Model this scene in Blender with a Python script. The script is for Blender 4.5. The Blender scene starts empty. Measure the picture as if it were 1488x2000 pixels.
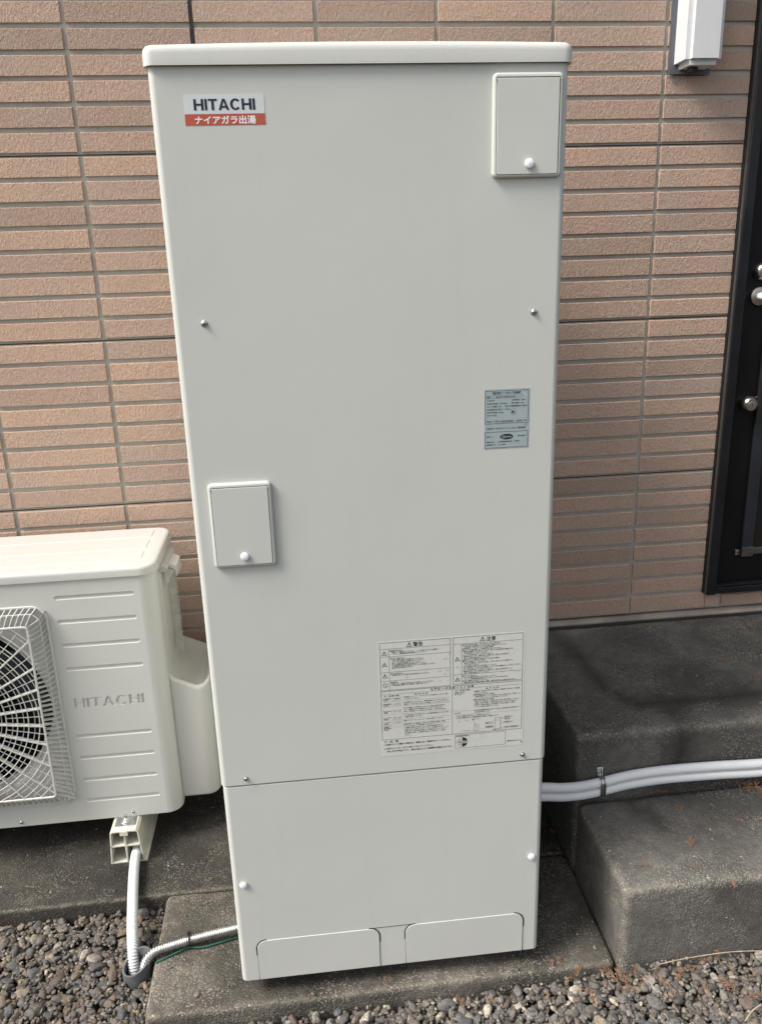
import bpy, bmesh, math, random
import numpy as np
from mathutils import Vector, Matrix, noise
random.seed(7); rng = np.random.default_rng(11)
S = bpy.context.scene
COL = S.collection

# ------------------------------------------------------------------ camera
CAM = Vector((0.1877, -1.3834, 1.5073))
yaw, pitch, roll = 0.10324, 0.30181, -0.03144
FPX = 1584.2                                   # focal length in pixels of a 1488 px wide picture
fw = Vector((math.sin(yaw)*math.cos(pitch), math.cos(yaw)*math.cos(pitch), -math.sin(pitch)))
rt = Vector((math.cos(yaw), -math.sin(yaw), 0)); up = rt.cross(fw)
r2 = rt*math.cos(roll) + up*math.sin(roll); u2 = -rt*math.sin(roll) + up*math.cos(roll)
cd = bpy.data.cameras.new('camera'); cam = bpy.data.objects.new('camera', cd); COL.objects.link(cam)
cd.sensor_fit = 'HORIZONTAL'; cd.sensor_width = 36; cd.lens = 36*FPX/1488
cd.clip_start = 0.05; cd.clip_end = 300
m = Matrix.Identity(4)
for i in range(3):
    m[i][0] = r2[i]; m[i][1] = u2[i]; m[i][2] = -fw[i]; m[i][3] = CAM[i]
cam.matrix_world = m
S.camera = cam
def project(p):
    d = Vector(p)-CAM; z = d.dot(fw)
    return 744+FPX*d.dot(r2)/z, 1000-FPX*d.dot(u2)/z

# ------------------------------------------------------------------ light
SUN = Vector((0.60, 0.19, -0.74)).normalized()          # travel direction of the light
w = bpy.data.worlds.new('World'); S.world = w; w.use_nodes = True
nt = w.node_tree; nt.nodes.clear()
sky = nt.nodes.new('ShaderNodeTexSky'); sky.sky_type = 'NISHITA'; sky.sun_disc = False
sky.sun_elevation = math.asin(-SUN.z); sky.sun_rotation = math.atan2(-SUN.x, -SUN.y)
sky.dust_density = 5.0; sky.air_density = 1.0; sky.ozone_density = 1.0
hs = nt.nodes.new('ShaderNodeHueSaturation'); hs.inputs['Saturation'].default_value = 0.42   # hazy, whitish sky
bg = nt.nodes.new('ShaderNodeBackground'); bg.inputs['Strength'].default_value = 0.15
wo = nt.nodes.new('ShaderNodeOutputWorld')
nt.links.new(sky.outputs[0], hs.inputs['Color']); nt.links.new(hs.outputs[0], bg.inputs[0]); nt.links.new(bg.outputs[0], wo.inputs[0])
sd = bpy.data.lights.new('sun', 'SUN'); sun = bpy.data.objects.new('sun', sd); COL.objects.link(sun)
sd.energy = 2.7; sd.angle = math.radians(20); sd.color = (1.0, 0.95, 0.88)
sun.rotation_euler = SUN.to_track_quat('-Z', 'Y').to_euler(); sun.location = (-3, -2, 5)
S.view_settings.view_transform = 'Standard'; S.view_settings.look = 'None'
S.view_settings.exposure = 0.50; S.view_settings.gamma = 1.0

# ------------------------------------------------------------------ material helpers
class N:
    def __init__(s, name):
        s.m = bpy.data.materials.new(name); s.m.use_nodes = True
        s.t = s.m.node_tree; s.b = s.t.nodes['Principled BSDF']
    def n(s, typ, **kw):
        x = s.t.nodes.new(typ)
        for k, v in kw.items(): setattr(x, k, v)
        return x
    def l(s, a, b): s.t.links.new(a, b)
    def pos(s): return s.n('ShaderNodeNewGeometry').outputs['Position']
    def noise(s, vec, scale, detail=3, rough=0.55, dist=0.0):
        x = s.n('ShaderNodeTexNoise'); x.inputs['Scale'].default_value = scale
        x.inputs['Detail'].default_value = detail; x.inputs['Roughness'].default_value = rough
        x.inputs['Distortion'].default_value = dist
        s.l(vec, x.inputs['Vector']); return x.outputs['Fac']
    def ramp(s, fac, stops):
        x = s.n('ShaderNodeValToRGB'); e = x.color_ramp.elements
        while len(e) < len(stops): e.new(0.5)
        for i, (p, c) in enumerate(stops):
            e[i].position = p; e[i].color = (c, c, c, 1) if isinstance(c, (int, float)) else (*c, 1)
        s.l(fac, x.inputs[0]); return x.outputs['Color']
    def mix(s, fac, a, b, mode='MIX'):
        x = s.n('ShaderNodeMix', data_type='RGBA', blend_type=mode)
        for sock, v in ((x.inputs[0], fac), (x.inputs[6], a), (x.inputs[7], b)):
            if hasattr(v, 'is_linked') or hasattr(v, 'links'): s.l(v, sock)
            else: sock.default_value = v if isinstance(v, (int, float)) else (*v, 1)
        return x.outputs[2]
    def math(s, op, a, b=0.0, clamp=False):
        x = s.n('ShaderNodeMath', operation=op); x.use_clamp = clamp
        for sock, v in ((x.inputs[0], a), (x.inputs[1], b)):
            if isinstance(v, (int, float)): sock.default_value = v
            else: s.l(v, sock)
        return x.outputs[0]
    def bump(s, h, dist, strength=1.0, normal=None):
        x = s.n('ShaderNodeBump'); x.inputs['Distance'].default_value = dist; x.inputs['Strength'].default_value = strength
        s.l(h, x.inputs['Height'])
        if normal: s.l(normal, x.inputs['Normal'])
        return x.outputs[0]
    def set(s, color=None, rough=None, metal=None, normal=None, spec=None):
        for k, v in (('Base Color', color), ('Roughness', rough), ('Metallic', metal), ('Normal', normal), ('Specular IOR Level', spec)):
            if v is None: continue
            if isinstance(v, tuple): s.b.inputs[k].default_value = (*v, 1)
            elif isinstance(v, (int, float)): s.b.inputs[k].default_value = v
            else: s.l(v, s.b.inputs[k])
        return s.m

def paint(name, col, rough=0.4, dirt=0.05, peel=0.00012, spec=0.5):
    x = N(name); p = x.pos()
    a = x.noise(p, 3.0, 4); b = x.noise(p, 40, 4, 0.6)
    c = x.mix(x.ramp(a, [(0.3, 0.0), (0.75, 1.0)]), col, tuple(v*(1-dirt) for v in col))
    c = x.mix(x.ramp(b, [(0.55, 0.0), (0.8, dirt*3)]), c, tuple(v*0.88 for v in col))
    r = x.ramp(a, [(0.2, rough-0.05), (0.8, rough+0.06)])
    mp = x.n('ShaderNodeMapping'); mp.inputs['Scale'].default_value = (30, 30, 1.6); x.l(p, mp.inputs['Vector'])
    run = x.noise(mp.outputs[0], 1.0, 5, 0.6)
    c = x.mix(x.ramp(run, [(0.56, 0.0), (0.80, dirt*3.5)]), c, tuple(v*0.80 for v in col))
    wav = x.bump(x.noise(p, 4.5, 2, 0.4), 0.010, 0.15)
    return x.set(c, r, None, x.bump(x.noise(p, 420, 2), peel, 1.0, wav) if peel else wav, spec)
def plain(name, col, rough=0.5, metal=0.0, spec=0.5, var=0.08, scale=60):
    x = N(name); p = x.pos()
    f = x.noise(p, scale, 4)
    return x.set(x.mix(x.ramp(f, [(0.3, 0), (0.7, 1)]), tuple(v*(1-var) for v in col), tuple(min(1, v*(1+var)) for v in col)),
                 x.ramp(f, [(0.2, max(0.03, rough-0.08)), (0.8, min(1, rough+0.08))]), metal, None, spec)

M = {}
M['tank'] = paint('tank_paint', (0.550, 0.568, 0.528), 0.42)
M['lid'] = paint('tank_lid_paint', (0.57, 0.58, 0.54), 0.42)
M['pump'] = paint('pump_paint', (0.520, 0.525, 0.492), 0.42)
M['pumplid'] = paint('pump_lid_paint', (0.51, 0.515, 0.485), 0.42)
M['cover'] = paint('valve_cover_plastic', (0.50, 0.497, 0.462), 0.33)
M['knob'] = plain('white_plastic', (0.83, 0.85, 0.93), 0.35, var=0.02)
M['steel'] = plain('bright_steel', (0.62, 0.62, 0.60), 0.28, 1.0)
M['zinc'] = plain('zinc_plate', (0.50, 0.52, 0.53), 0.32, 1.0, var=0.2)
M['nickel'] = plain('satin_nickel', (0.50, 0.46, 0.40), 0.33, 1.0)
M['black'] = plain('black_rubber', (0.012, 0.012, 0.013), 0.6)
M['gap'] = plain('dark_gap', (0.015, 0.015, 0.014), 0.8)
M['ink'] = plain('black_ink', (0.02, 0.02, 0.022), 0.5)
M['navy'] = plain('navy_ink', (0.012, 0.012, 0.028), 0.4)
M['film_label'] = plain('clear_label_film', (0.585, 0.597, 0.553), 0.3, var=0.03, scale=30)
M['smudge'] = plain('grey_label_smudge', (0.47, 0.475, 0.44), 0.4)
M['plate'] = plain('blue_grey_foil', (0.335, 0.40, 0.415), 0.38, var=0.04)
M['silver'] = plain('silver_foil', (0.60, 0.64, 0.655), 0.35, var=0.02)
M['red'] = plain('brick_red_foil', (0.46, 0.085, 0.045), 0.4, var=0.04)
M['whiteink'] = plain('white_ink', (0.80, 0.80, 0.80), 0.5, var=0.01)
M['resin'] = plain('cream_resin', (0.60, 0.585, 0.50), 0.55, var=0.12, scale=25)
M['pf'] = plain('white_corrugated_plastic', (0.56, 0.59, 0.59), 0.45, var=0.04)
M['whitepipe'] = plain('white_pvc', (0.76, 0.77, 0.775), 0.22, var=0.015, scale=5)
M['pvc'] = plain('grey_pvc', (0.10, 0.105, 0.11), 0.6, var=0.25, scale=90)
M['green'] = plain('green_wire', (0.015, 0.11, 0.080), 0.4)
M['duct'] = paint('weathered_white_plastic', (0.66, 0.67, 0.68), 0.5, 0.12)
M['ductback'] = plain('slate_plastic', (0.10, 0.105, 0.125), 0.6)
M['frame'] = plain('black_aluminium', (0.010, 0.011, 0.014), 0.38, spec=0.35, var=0.3, scale=8)
M['leaf'] = plain('black_door_sheet', (0.005, 0.005, 0.006), 0.42, spec=0.25, var=0.3, scale=5)
M['stile'] = plain('dark_bronze', (0.022, 0.024, 0.030), 0.42, spec=0.35, var=0.3, scale=9)
M['bronze'] = plain('bronze_trim', (0.055, 0.051, 0.045), 0.5, var=0.2)
M['flash'] = plain('brown_grey_flashing', (0.22, 0.195, 0.165), 0.55, var=0.35, scale=7)
M['flashdark'] = plain('dark_flashing', (0.045, 0.045, 0.04), 0.6, var=0.2, scale=9)
M['needle'] = plain('dry_cedar_needles', (0.25, 0.125, 0.062), 0.85, var=0.35, scale=120)
M['straw'] = plain('dry_straw', (0.42, 0.33, 0.23), 0.8, var=0.2, scale=60)
M['white_fan'] = plain('grey_fan_plastic', (0.035, 0.037, 0.042), 0.5)
M['well'] = plain('dark_coil', (0.010, 0.010, 0.011), 0.75)

def glass(name, col, trans_mix):
    x = N(name); tr = x.n('ShaderNodeBsdfTransparent'); gl = x.n('ShaderNodeBsdfPrincipled')
    gl.inputs['Base Color'].default_value = (*col, 1); gl.inputs['Roughness'].default_value = 0.25
    f = x.noise(x.pos(), 45, 3)
    mx = x.n('ShaderNodeMixShader'); x.l(x.ramp(f, [(0.3, trans_mix-0.12), (0.7, trans_mix+0.12)]), mx.inputs[0])
    x.l(tr.outputs[0], mx.inputs[1]); x.l(gl.outputs[0], mx.inputs[2])
    x.l(mx.outputs[0], x.t.nodes['Material Output'].inputs['Surface']); return x.m
M['clear'] = glass('clear_plastic_film', (0.60, 0.60, 0.56), 0.28)
x = N('smoked_window_glass'); M['glass'] = x.set((0.010, 0.009, 0.007), 0.15, 0.0, x.bump(x.noise(x.pos(), 500, 2), 0.0006), 0.5)

def tile_mat(name, island):
    x = N(name); p = x.pos()
    if island: rnd = x.n('ShaderNodeNewGeometry').outputs['Random Per Island']
    else: rnd = x.n('ShaderNodeObjectInfo').outputs['Random']
    base = x.ramp(rnd, [(0.0, (0.395, 0.285, 0.224)), (0.25, (0.505, 0.345, 0.262)), (0.5, (0.520, 0.368, 0.286)), (0.75, (0.575, 0.392, 0.288)), (1.0, (0.455, 0.340, 0.276))])
    mp = x.n('ShaderNodeMapping'); mp.inputs['Rotation'].default_value = (0, 0.75, 0); mp.inputs['Scale'].default_value = (1.35, 1.0, 0.72)
    x.l(p, mp.inputs['Vector'])
    big = x.noise(p, 7, 4); mid = x.noise(mp.outputs[0], 160, 5, 0.62, 0.5); fine = x.noise(mp.outputs[0], 400, 4, 0.6)
    c = x.mix(x.ramp(big, [(0.35, 0.0), (0.7, 0.55)]), base, (0.44, 0.345, 0.285))
    c = x.mix(x.ramp(mid, [(0.36, 0.40), (0.54, 0.0)]), c, (0.33, 0.24, 0.185))
    c = x.mix(x.ramp(fine, [(0.58, 0.0), (0.75, 0.45)]), c, (0.70, 0.56, 0.45))
    h = x.math('ADD', x.math('MULTIPLY', mid, 1.0), x.math('MULTIPLY', fine, 0.35))
    return x.set(c, 0.8, 0.0, x.bump(h, 0.0052, 1.0), 0.2)
M['tile'] = tile_mat('rough_buff_tile', False); M['tile_island'] = tile_mat('rough_buff_tile_rest', True)
x = N('grey_mortar'); p = x.pos(); f = x.noise(p, 9, 5); g = x.noise(p, 160, 4, 0.7)
c = x.mix(x.ramp(f, [(0.3, 0), (0.7, 1)]), (0.36, 0.345, 0.305), (0.46, 0.44, 0.39))
c = x.mix(x.ramp(g, [(0.60, 0), (0.74, 0.75)]), c, (0.07, 0.065, 0.055))
M['mortar'] = x.set(c, 0.9, 0.0, x.bump(g, 0.0008), 0.2)

def concrete(name, dark, light, grain, wear=(0.34, 0.30, 0.23)):
    x = N(name); p = x.pos()
    at = x.n('ShaderNodeAttribute', attribute_name='edge').outputs['Fac']
    st = x.n('ShaderNodeAttribute', attribute_name='dark_band').outputs['Fac']
    big = x.noise(p, 3.6, 5, 0.6, 0.4); mid = x.noise(p, 45, 6, 0.72); fine = x.noise(p, 260, 3, 0.7)
    c = x.mix(x.ramp(big, [(0.38, 0.0), (0.62, 1.0)]), dark, light)
    c = x.mix(x.ramp(mid, [(0.42, 0.35), (0.56, 0.0)]), c, tuple(v*0.6 for v in dark))
    v = x.n('ShaderNodeTexVoronoi'); v.inputs['Scale'].default_value = 270; x.l(p, v.inputs['Vector'])
    sep = x.n('ShaderNodeSeparateColor'); x.l(v.outputs['Color'], sep.inputs[0])
    sand = x.math('MULTIPLY', x.ramp(v.outputs['Distance'], [(0.25, 1.0), (0.55, 0.0)]), x.ramp(sep.outputs[0], [(0.42, 0.0), (0.85, 1.0)]))
    wearf = x.math('MULTIPLY', at, x.ramp(mid, [(0.36, 0.15), (0.58, 1.0)]))
    c = x.mix(x.math('MULTIPLY', wearf, 0.30), c, wear)
    patch = x.noise(p, 8.5, 5, 0.65, 0.6)
    dens = x.math('ADD', x.ramp(patch, [(0.42, 0.14), (0.60, 0.80)]), x.math('MULTIPLY', wearf, 0.5), True)
    c = x.mix(x.math('MULTIPLY', sand, dens), c, grain)
    c = x.mix(x.math('MULTIPLY', st, 0.75), c, (0.022, 0.020, 0.017))  # darker wobbly bands along the given line segments
    v2 = x.n('ShaderNodeTexVoronoi'); v2.inputs['Scale'].default_value = 62; x.l(p, v2.inputs['Vector'])
    s2 = x.n('ShaderNodeSeparateColor'); x.l(v2.outputs['Color'], s2.inputs[0])
    chip = x.math('MULTIPLY', x.ramp(v2.outputs['Distance'], [(0.10, 1.0), (0.19, 0.0)]), x.ramp(s2.outputs[1], [(0.90, 0.0), (0.96, 1.0)]))
    c = x.mix(chip, c, (0.42, 0.40, 0.35))
    h = x.math('ADD', x.math('MULTIPLY', v.outputs['Distance'], -0.8), x.math('ADD', x.math('MULTIPLY', fine, 0.7), mid))
    return x.set(c, x.ramp(mid, [(0.3, 0.70), (0.7, 0.92)]), 0.0, x.bump(h, 0.0022, 1.0), 0.3)
M['conc'] = concrete('mossy_concrete', (0.068, 0.065, 0.058), (0.150, 0.142, 0.126), (0.38, 0.355, 0.31))
M['apron'] = concrete('damp_shaded_concrete', (0.022, 0.020, 0.017), (0.060, 0.054, 0.045), (0.26, 0.24, 0.20))  # damp concrete, with the shade round the heat pump also put into its colour
M['slab'] = concrete('weathered_slab', (0.040, 0.037, 0.031), (0.140, 0.127, 0.106), (0.40, 0.365, 0.305))
x = N('pebble'); col = x.n('ShaderNodeAttribute', attribute_name='Col').outputs['Color']; p = x.pos()
f = x.noise(p, 190, 4, 0.65); g = x.noise(p, 620, 3, 0.6)
c = x.mix(x.ramp(f, [(0.36, 0.7), (0.58, 0.0)]), col, (0.045, 0.04, 0.036)); c = x.mix(x.ramp(g, [(0.55, 0.0), (0.72, 0.5)]), c, (0.33, 0.31, 0.28))
M['pebble'] = x.set(c, x.ramp(f, [(0.3, 0.62), (0.7, 0.85)]), 0.0, x.bump(f, 0.0012, 0.8), 0.35)
x = N('gravelly_soil'); p = x.pos(); v = x.n('ShaderNodeTexVoronoi'); v.inputs['Scale'].default_value = 70; x.l(p, v.inputs['Vector'])
c = x.mix(x.ramp(v.outputs['Distance'], [(0.1, 0.0), (0.6, 0.9)]), (0.11, 0.10, 0.085), (0.025, 0.022, 0.018))
M['soil'] = x.set(c, 0.95, 0.0, x.bump(v.outputs['Distance'], 0.006), 0.2)

# ------------------------------------------------------------------ mesh helpers
def tag(o, label=None, cat=None, group=None, kind=None):
    if label: o['label'] = label
    if cat: o['category'] = cat
    if group: o['group'] = group
    if kind: o['kind'] = kind
    return o
def empty(name, loc=(0, 0, 0), rz=0):
    o = bpy.data.objects.new(name, None); COL.objects.link(o); o.location = loc; o.rotation_euler = (0, 0, rz)
    o.empty_display_size = 0.05; return o
def root_loc(o):
    v = Vector((0, 0, 0))
    while o is not None: v += o.location; o = o.parent
    return v
def link(name, me, mat, parent=None, smooth=None, wn=False):
    """me in place coordinates; re-origined on its parent chain"""
    if parent is not None:
        me.transform(Matrix.Translation(-root_loc(parent)))
    me.materials.clear(); me.materials.append(M[mat] if isinstance(mat, str) else mat)
    if smooth is not None:
        me.polygons.foreach_set('use_smooth', [True]*len(me.polygons)); me.set_sharp_from_angle(angle=math.radians(smooth))
    o = bpy.data.objects.new(name, me); COL.objects.link(o)
    if parent is not None: o.parent = parent
    if wn:
        md = o.modifiers.new('normals', 'WEIGHTED_NORMAL'); md.keep_sharp = True; md.weight = 100
    return o
def bm_obj(name, bm, mat, parent=None, smooth=None, wn=False):
    bmesh.ops.recalc_face_normals(bm, faces=bm.faces)
    me = bpy.data.meshes.new(name); bm.to_mesh(me); bm.free()
    return link(name, me, mat, parent, smooth, wn)
def add_box(bm, x0, x1, y0, y1, z0, z1):
    vs = [bm.verts.new((x, y, z)) for x in (x0, x1) for y in (y0, y1) for z in (z0, z1)]
    fs = [bm.faces.new([vs[i] for i in f]) for f in ((0, 1, 3, 2), (4, 6, 7, 5), (0, 4, 5, 1), (2, 3, 7, 6), (0, 2, 6, 4), (1, 5, 7, 3))]
    return vs
def box(name, b, mat, parent=None, r=0.0, seg=2):
    bm = bmesh.new(); add_box(bm, *b)
    if r: bmesh.ops.bevel(bm, geom=bm.edges[:], offset=r, segments=seg, affect='EDGES', profile=0.5)
    return bm_obj(name, bm, mat, parent, 50 if r else None, bool(r))
def vbox(name, b, mat, parent=None, rv=0.012, r=0.0015, seg=5):
    """box with large radius on vertical edges, small on the rest"""
    bm = bmesh.new(); add_box(bm, *b)
    ve = [e for e in bm.edges if abs(e.verts[0].co.z-e.verts[1].co.z) > 1e-6]
    bmesh.ops.bevel(bm, geom=ve, offset=rv, segments=seg, affect='EDGES', profile=0.5)
    he = [e for e in bm.edges if abs(e.verts[0].co.z-e.verts[1].co.z) < 1e-6 and len(e.link_faces) == 2 and
          abs(e.link_faces[0].normal.z-e.link_faces[1].normal.z) > 0.5]
    bm.normal_update()
    he = [e for e in bm.edges if len(e.link_faces) == 2 and abs(abs(e.link_faces[0].normal.z)-abs(e.link_faces[1].normal.z)) > 0.5]
    if r: bmesh.ops.bevel(bm, geom=he, offset=r, segments=2, affect='EDGES', profile=0.5)
    return bm_obj(name, bm, mat, parent, 50, True)
def rr(x0, x1, z0, z1, r, n=6, rs=None):
    """rounded rectangle outline in x,z (counter-clockwise); rs = radii bl, br, tr, tl"""
    rs = rs or (r, r, r, r); out = []
    for (cx, cz, a0, q) in ((x0, z0, 180, rs[0]), (x1, z0, 270, rs[1]), (x1, z1, 0, rs[2]), (x0, z1, 90, rs[3])):
        sx = 1 if cx == x0 else -1; sz = 1 if cz == z0 else -1
        if q <= 1e-6: out.append((cx, cz)); continue
        for i in range(n+1):
            a = math.radians(a0+90*i/n); out.append((cx+sx*q+q*math.cos(a), cz+sz*q+q*math.sin(a)))
    return out
def inset(pts, d):
    n = len(pts); out = []
    for i in range(n):
        a, b, c = Vector(pts[i-1]), Vector(pts[i]), Vector(pts[(i+1) % n])
        e1 = (b-a).normalized(); e2 = (c-b).normalized()
        nn = Vector((-e1.y, e1.x))+Vector((-e2.y, e2.x)); nn.normalize()
        k = d/max(0.3, nn.dot(Vector((-e1.y, e1.x)))); out.append((b.x+nn.x*k, b.y+nn.y*k))
    return out
def loops_mesh(bm, loops, cap0=True, cap1=True):
    """loops: list of lists of 3d points, same count"""
    L = [[bm.verts.new(p) for p in lp] for lp in loops]; n = len(L[0])
    for a, b in zip(L, L[1:]):
        for i in range(n): bm.faces.new((a[i], a[(i+1) % n], b[(i+1) % n], b[i]))
    if cap0: bm.faces.new(L[0][::-1])
    if cap1: bm.faces.new(L[-1])
def slab2d(name, pts, y0, y1, mat, parent=None, b=0.0, smooth=40):
    """outline in x,z extruded from y1 (back) to y0 (front) with a front bevel"""
    bm = bmesh.new()
    lp = [[(x, y1, z) for x, z in pts]]
    if b:
        for k in range(4):
            t = k/3*math.pi/2; q = inset(pts, b*(1-math.cos(t)))
            lp.append([(x, y0+b*(1-math.sin(t)), z) for x, z in q])
    else: lp.append([(x, y0, z) for x, z in pts])
    loops_mesh(bm, lp)
    return bm_obj(name, bm, mat, parent, smooth, bool(b))
def tube(bm, path, rad, n=12, closed=False, caps=True):
    """path list of Vector; rad float or list"""
    P = [Vector(p) for p in path]; k = len(P)
    R = rad if isinstance(rad, (list, tuple)) else [rad]*k
    T = []
    for i in range(k):
        a = P[i-1] if (i > 0 or closed) else P[i]; b = P[(i+1) % k] if (i < k-1 or closed) else P[i]
        T.append((b-a).normalized())
    up0 = Vector((0, 0, 1)) if abs(T[0].z) < 0.9 else Vector((0, 1, 0))
    nrm = T[0].cross(up0).normalized(); rings = []
    for i in range(k):
        nrm = (nrm-T[i]*nrm.dot(T[i])).normalized(); bi = T[i].cross(nrm)
        rings.append([bm.verts.new(P[i]+(nrm*math.cos(2*math.pi*j/n)+bi*math.sin(2*math.pi*j/n))*R[i]) for j in range(n)])
    for i in range(k if closed else k-1):
        a, b = rings[i], rings[(i+1) % k]
        for j in range(n): bm.faces.new((a[j], a[(j+1) % n], b[(j+1) % n], b[j]))
    if caps and not closed: bm.faces.new(rings[0][::-1]); bm.faces.new(rings[-1])
def spline(pts, step):
    """Catmull-Rom through pts, resampled at step"""
    P = [Vector(p) for p in pts]; P = [P[0]*2-P[1]]+P+[P[-1]*2-P[-2]]; dense = []
    for i in range(1, len(P)-2):
        for t in np.linspace(0, 1, 60, endpoint=False):
            a, b, c, d = P[i-1], P[i], P[i+1], P[i+2]
            dense.append(0.5*((2*b)+(c-a)*t+(2*a-5*b+4*c-d)*t*t+(3*b-a-3*c+d)*t**3))
    dense.append(P[-2]); out = [dense[0]]; acc = 0
    for a, b in zip(dense, dense[1:]):
        seg = (b-a).length; 
        while acc+seg >= step:
            f = (step-acc)/seg; a = a.lerp(b, f); out.append(a.copy()); seg = (b-a).length; acc = 0
        acc += seg
    return out
def lathe(name, prof, origin, axis, mat, parent, n=24, smooth=40):
    """prof: (radius, height along axis)"""
    ax = Vector(axis).normalized(); u = ax.orthogonal().normalized(); v = ax.cross(u); o = Vector(origin); bm = bmesh.new()
    lp = [[o+ax*h+(u*math.cos(2*math.pi*j/n)+v*math.sin(2*math.pi*j/n))*max(r, 1e-5) for j in range(n)] for r, h in prof]
    loops_mesh(bm, lp); return bm_obj(name, bm, mat, parent, smooth)

# text -> flat mesh in x,z facing -y
_tc = bpy.data.curves.new('text_tmp', 'FONT'); _to = bpy.data.objects.new('text_tmp', _tc); COL.objects.link(_to)
def text_geo(s, size, offset=0.0, res=2):
    _tc.body = s; _tc.size = 1.0; _tc.offset = offset; _tc.resolution_u = res; _tc.fill_mode = 'FRONT'
    bpy.context.view_layer.update(); me = _to.to_mesh()
    v = np.array([q.co[:2] for q in me.vertices]) if len(me.vertices) else np.zeros((0, 2))
    f = [tuple(q.vertices) for q in me.polygons]; _to.to_mesh_clear()
    return v*size, f
def print_mesh(name, items, y, mat, parent):
    """items: ('t', text, x, z, height, width or None, offset) baseline-left text fitted to width; ('r', x0,x1,z0,z1) bars; ('p', pts) polygon"""
    V = []; F = []
    def poly(pts):
        b = len(V); V.extend((px, y, pz) for px, pz in pts); F.append(tuple(range(b, b+len(pts))))
    for it in items:
        if it[0] == 't':
            _, s, px, pz, h, wd, off = it
            v, f = text_geo(s, h, off)
            if not len(v): continue
            if wd: v[:, 0] = (v[:, 0]-v[:, 0].min())*wd/max(1e-6, np.ptp(v[:, 0]))
            b = len(V); V.extend((px+a, y, pz+c) for a, c in v); F.extend(tuple(i+b for i in q) for q in f)
        elif it[0] == 'r': poly([(it[1], it[3]), (it[2], it[3]), (it[2], it[4]), (it[1], it[4])])
        elif it[0] == 'p': poly(it[1])
    me = bpy.data.meshes.new(name); me.from_pydata(V, [], F); me.update()
    return link(name, me, mat, parent)
def frame_bars(x0, x1, z0, z1, t=0.00035):
    return [('r', x0, x1, z0, z0+t), ('r', x0, x1, z1-t, z1), ('r', x0, x0+t, z0+t, z1-t), ('r', x1-t, x1, z0+t, z1-t)]
def hitachi(x0, x1, z0, z1):
    """bold block letters HITACHI as convex polygons"""
    out = []; widths = dict(H=0.98, I=0.24, T=0.90, A=1.06, C=1.04); gap = 0.10; tot = sum(widths[c] for c in 'HITACHI')+gap*6
    sx = (x1-x0)/tot; h = z1-z0; cx = x0; t = 0.255
    for ch in 'HITACHI':
        wd = widths[ch]; R = lambda a, b, c, d: out.append([(cx+a*sx, z0+c*h), (cx+b*sx, z0+c*h), (cx+b*sx, z0+d*h), (cx+a*sx, z0+d*h)])
        P = lambda pts: out.append([(cx+a*sx, z0+b*h) for a, b in pts])
        if ch == 'H': R(0, t, 0, 1); R(wd-t, wd, 0, 1); R(t, wd-t, 0.41, 0.59)
        elif ch == 'I': R(0, wd, 0, 1)
        elif ch == 'T': R(0, wd, 0.82, 1); R(wd/2-t/2, wd/2+t/2, 0, 0.82)
        elif ch == 'A':
            P([(0, 0), (0.25, 0), (wd/2, 0.78), (wd/2, 1), (wd/2-0.13, 1)]); P([(wd, 0), (wd/2+0.13, 1), (wd/2, 1), (wd/2, 0.78), (wd-0.25, 0)])
            P([(0.32, 0.20), (wd-0.32, 0.20), (wd-0.37, 0.37), (0.37, 0.37)])
        else:
            n = 22; a0, a1 = math.radians(38), math.radians(322)
            for i in range(n):
                p, q = a0+(a1-a0)*i/n, a0+(a1-a0)*(i+1)/n
                P([(wd/2+wd/2*math.cos(p), .5+.52*math.sin(p)), (wd/2+wd/2*math.cos(q), .5+.52*math.sin(q)),
                   (wd/2+(wd/2-t)*math.cos(q), .5+.345*math.sin(q)), (wd/2+(wd/2-t)*math.cos(p), .5+.345*math.sin(p))])
        cx += (wd+gap)*sx
    return out

# ------------------------------------------------------------------ ground
bm = bmesh.new()
vs = [bm.verts.new(p) for p in ((-60, -60, -0.065), (60, -60, -0.065), (60, 60, -0.065), (-60, 60, -0.065))]; bm.faces.new(vs)
tag(bm_obj('ground', bm, 'soil'), kind='structure')

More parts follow.
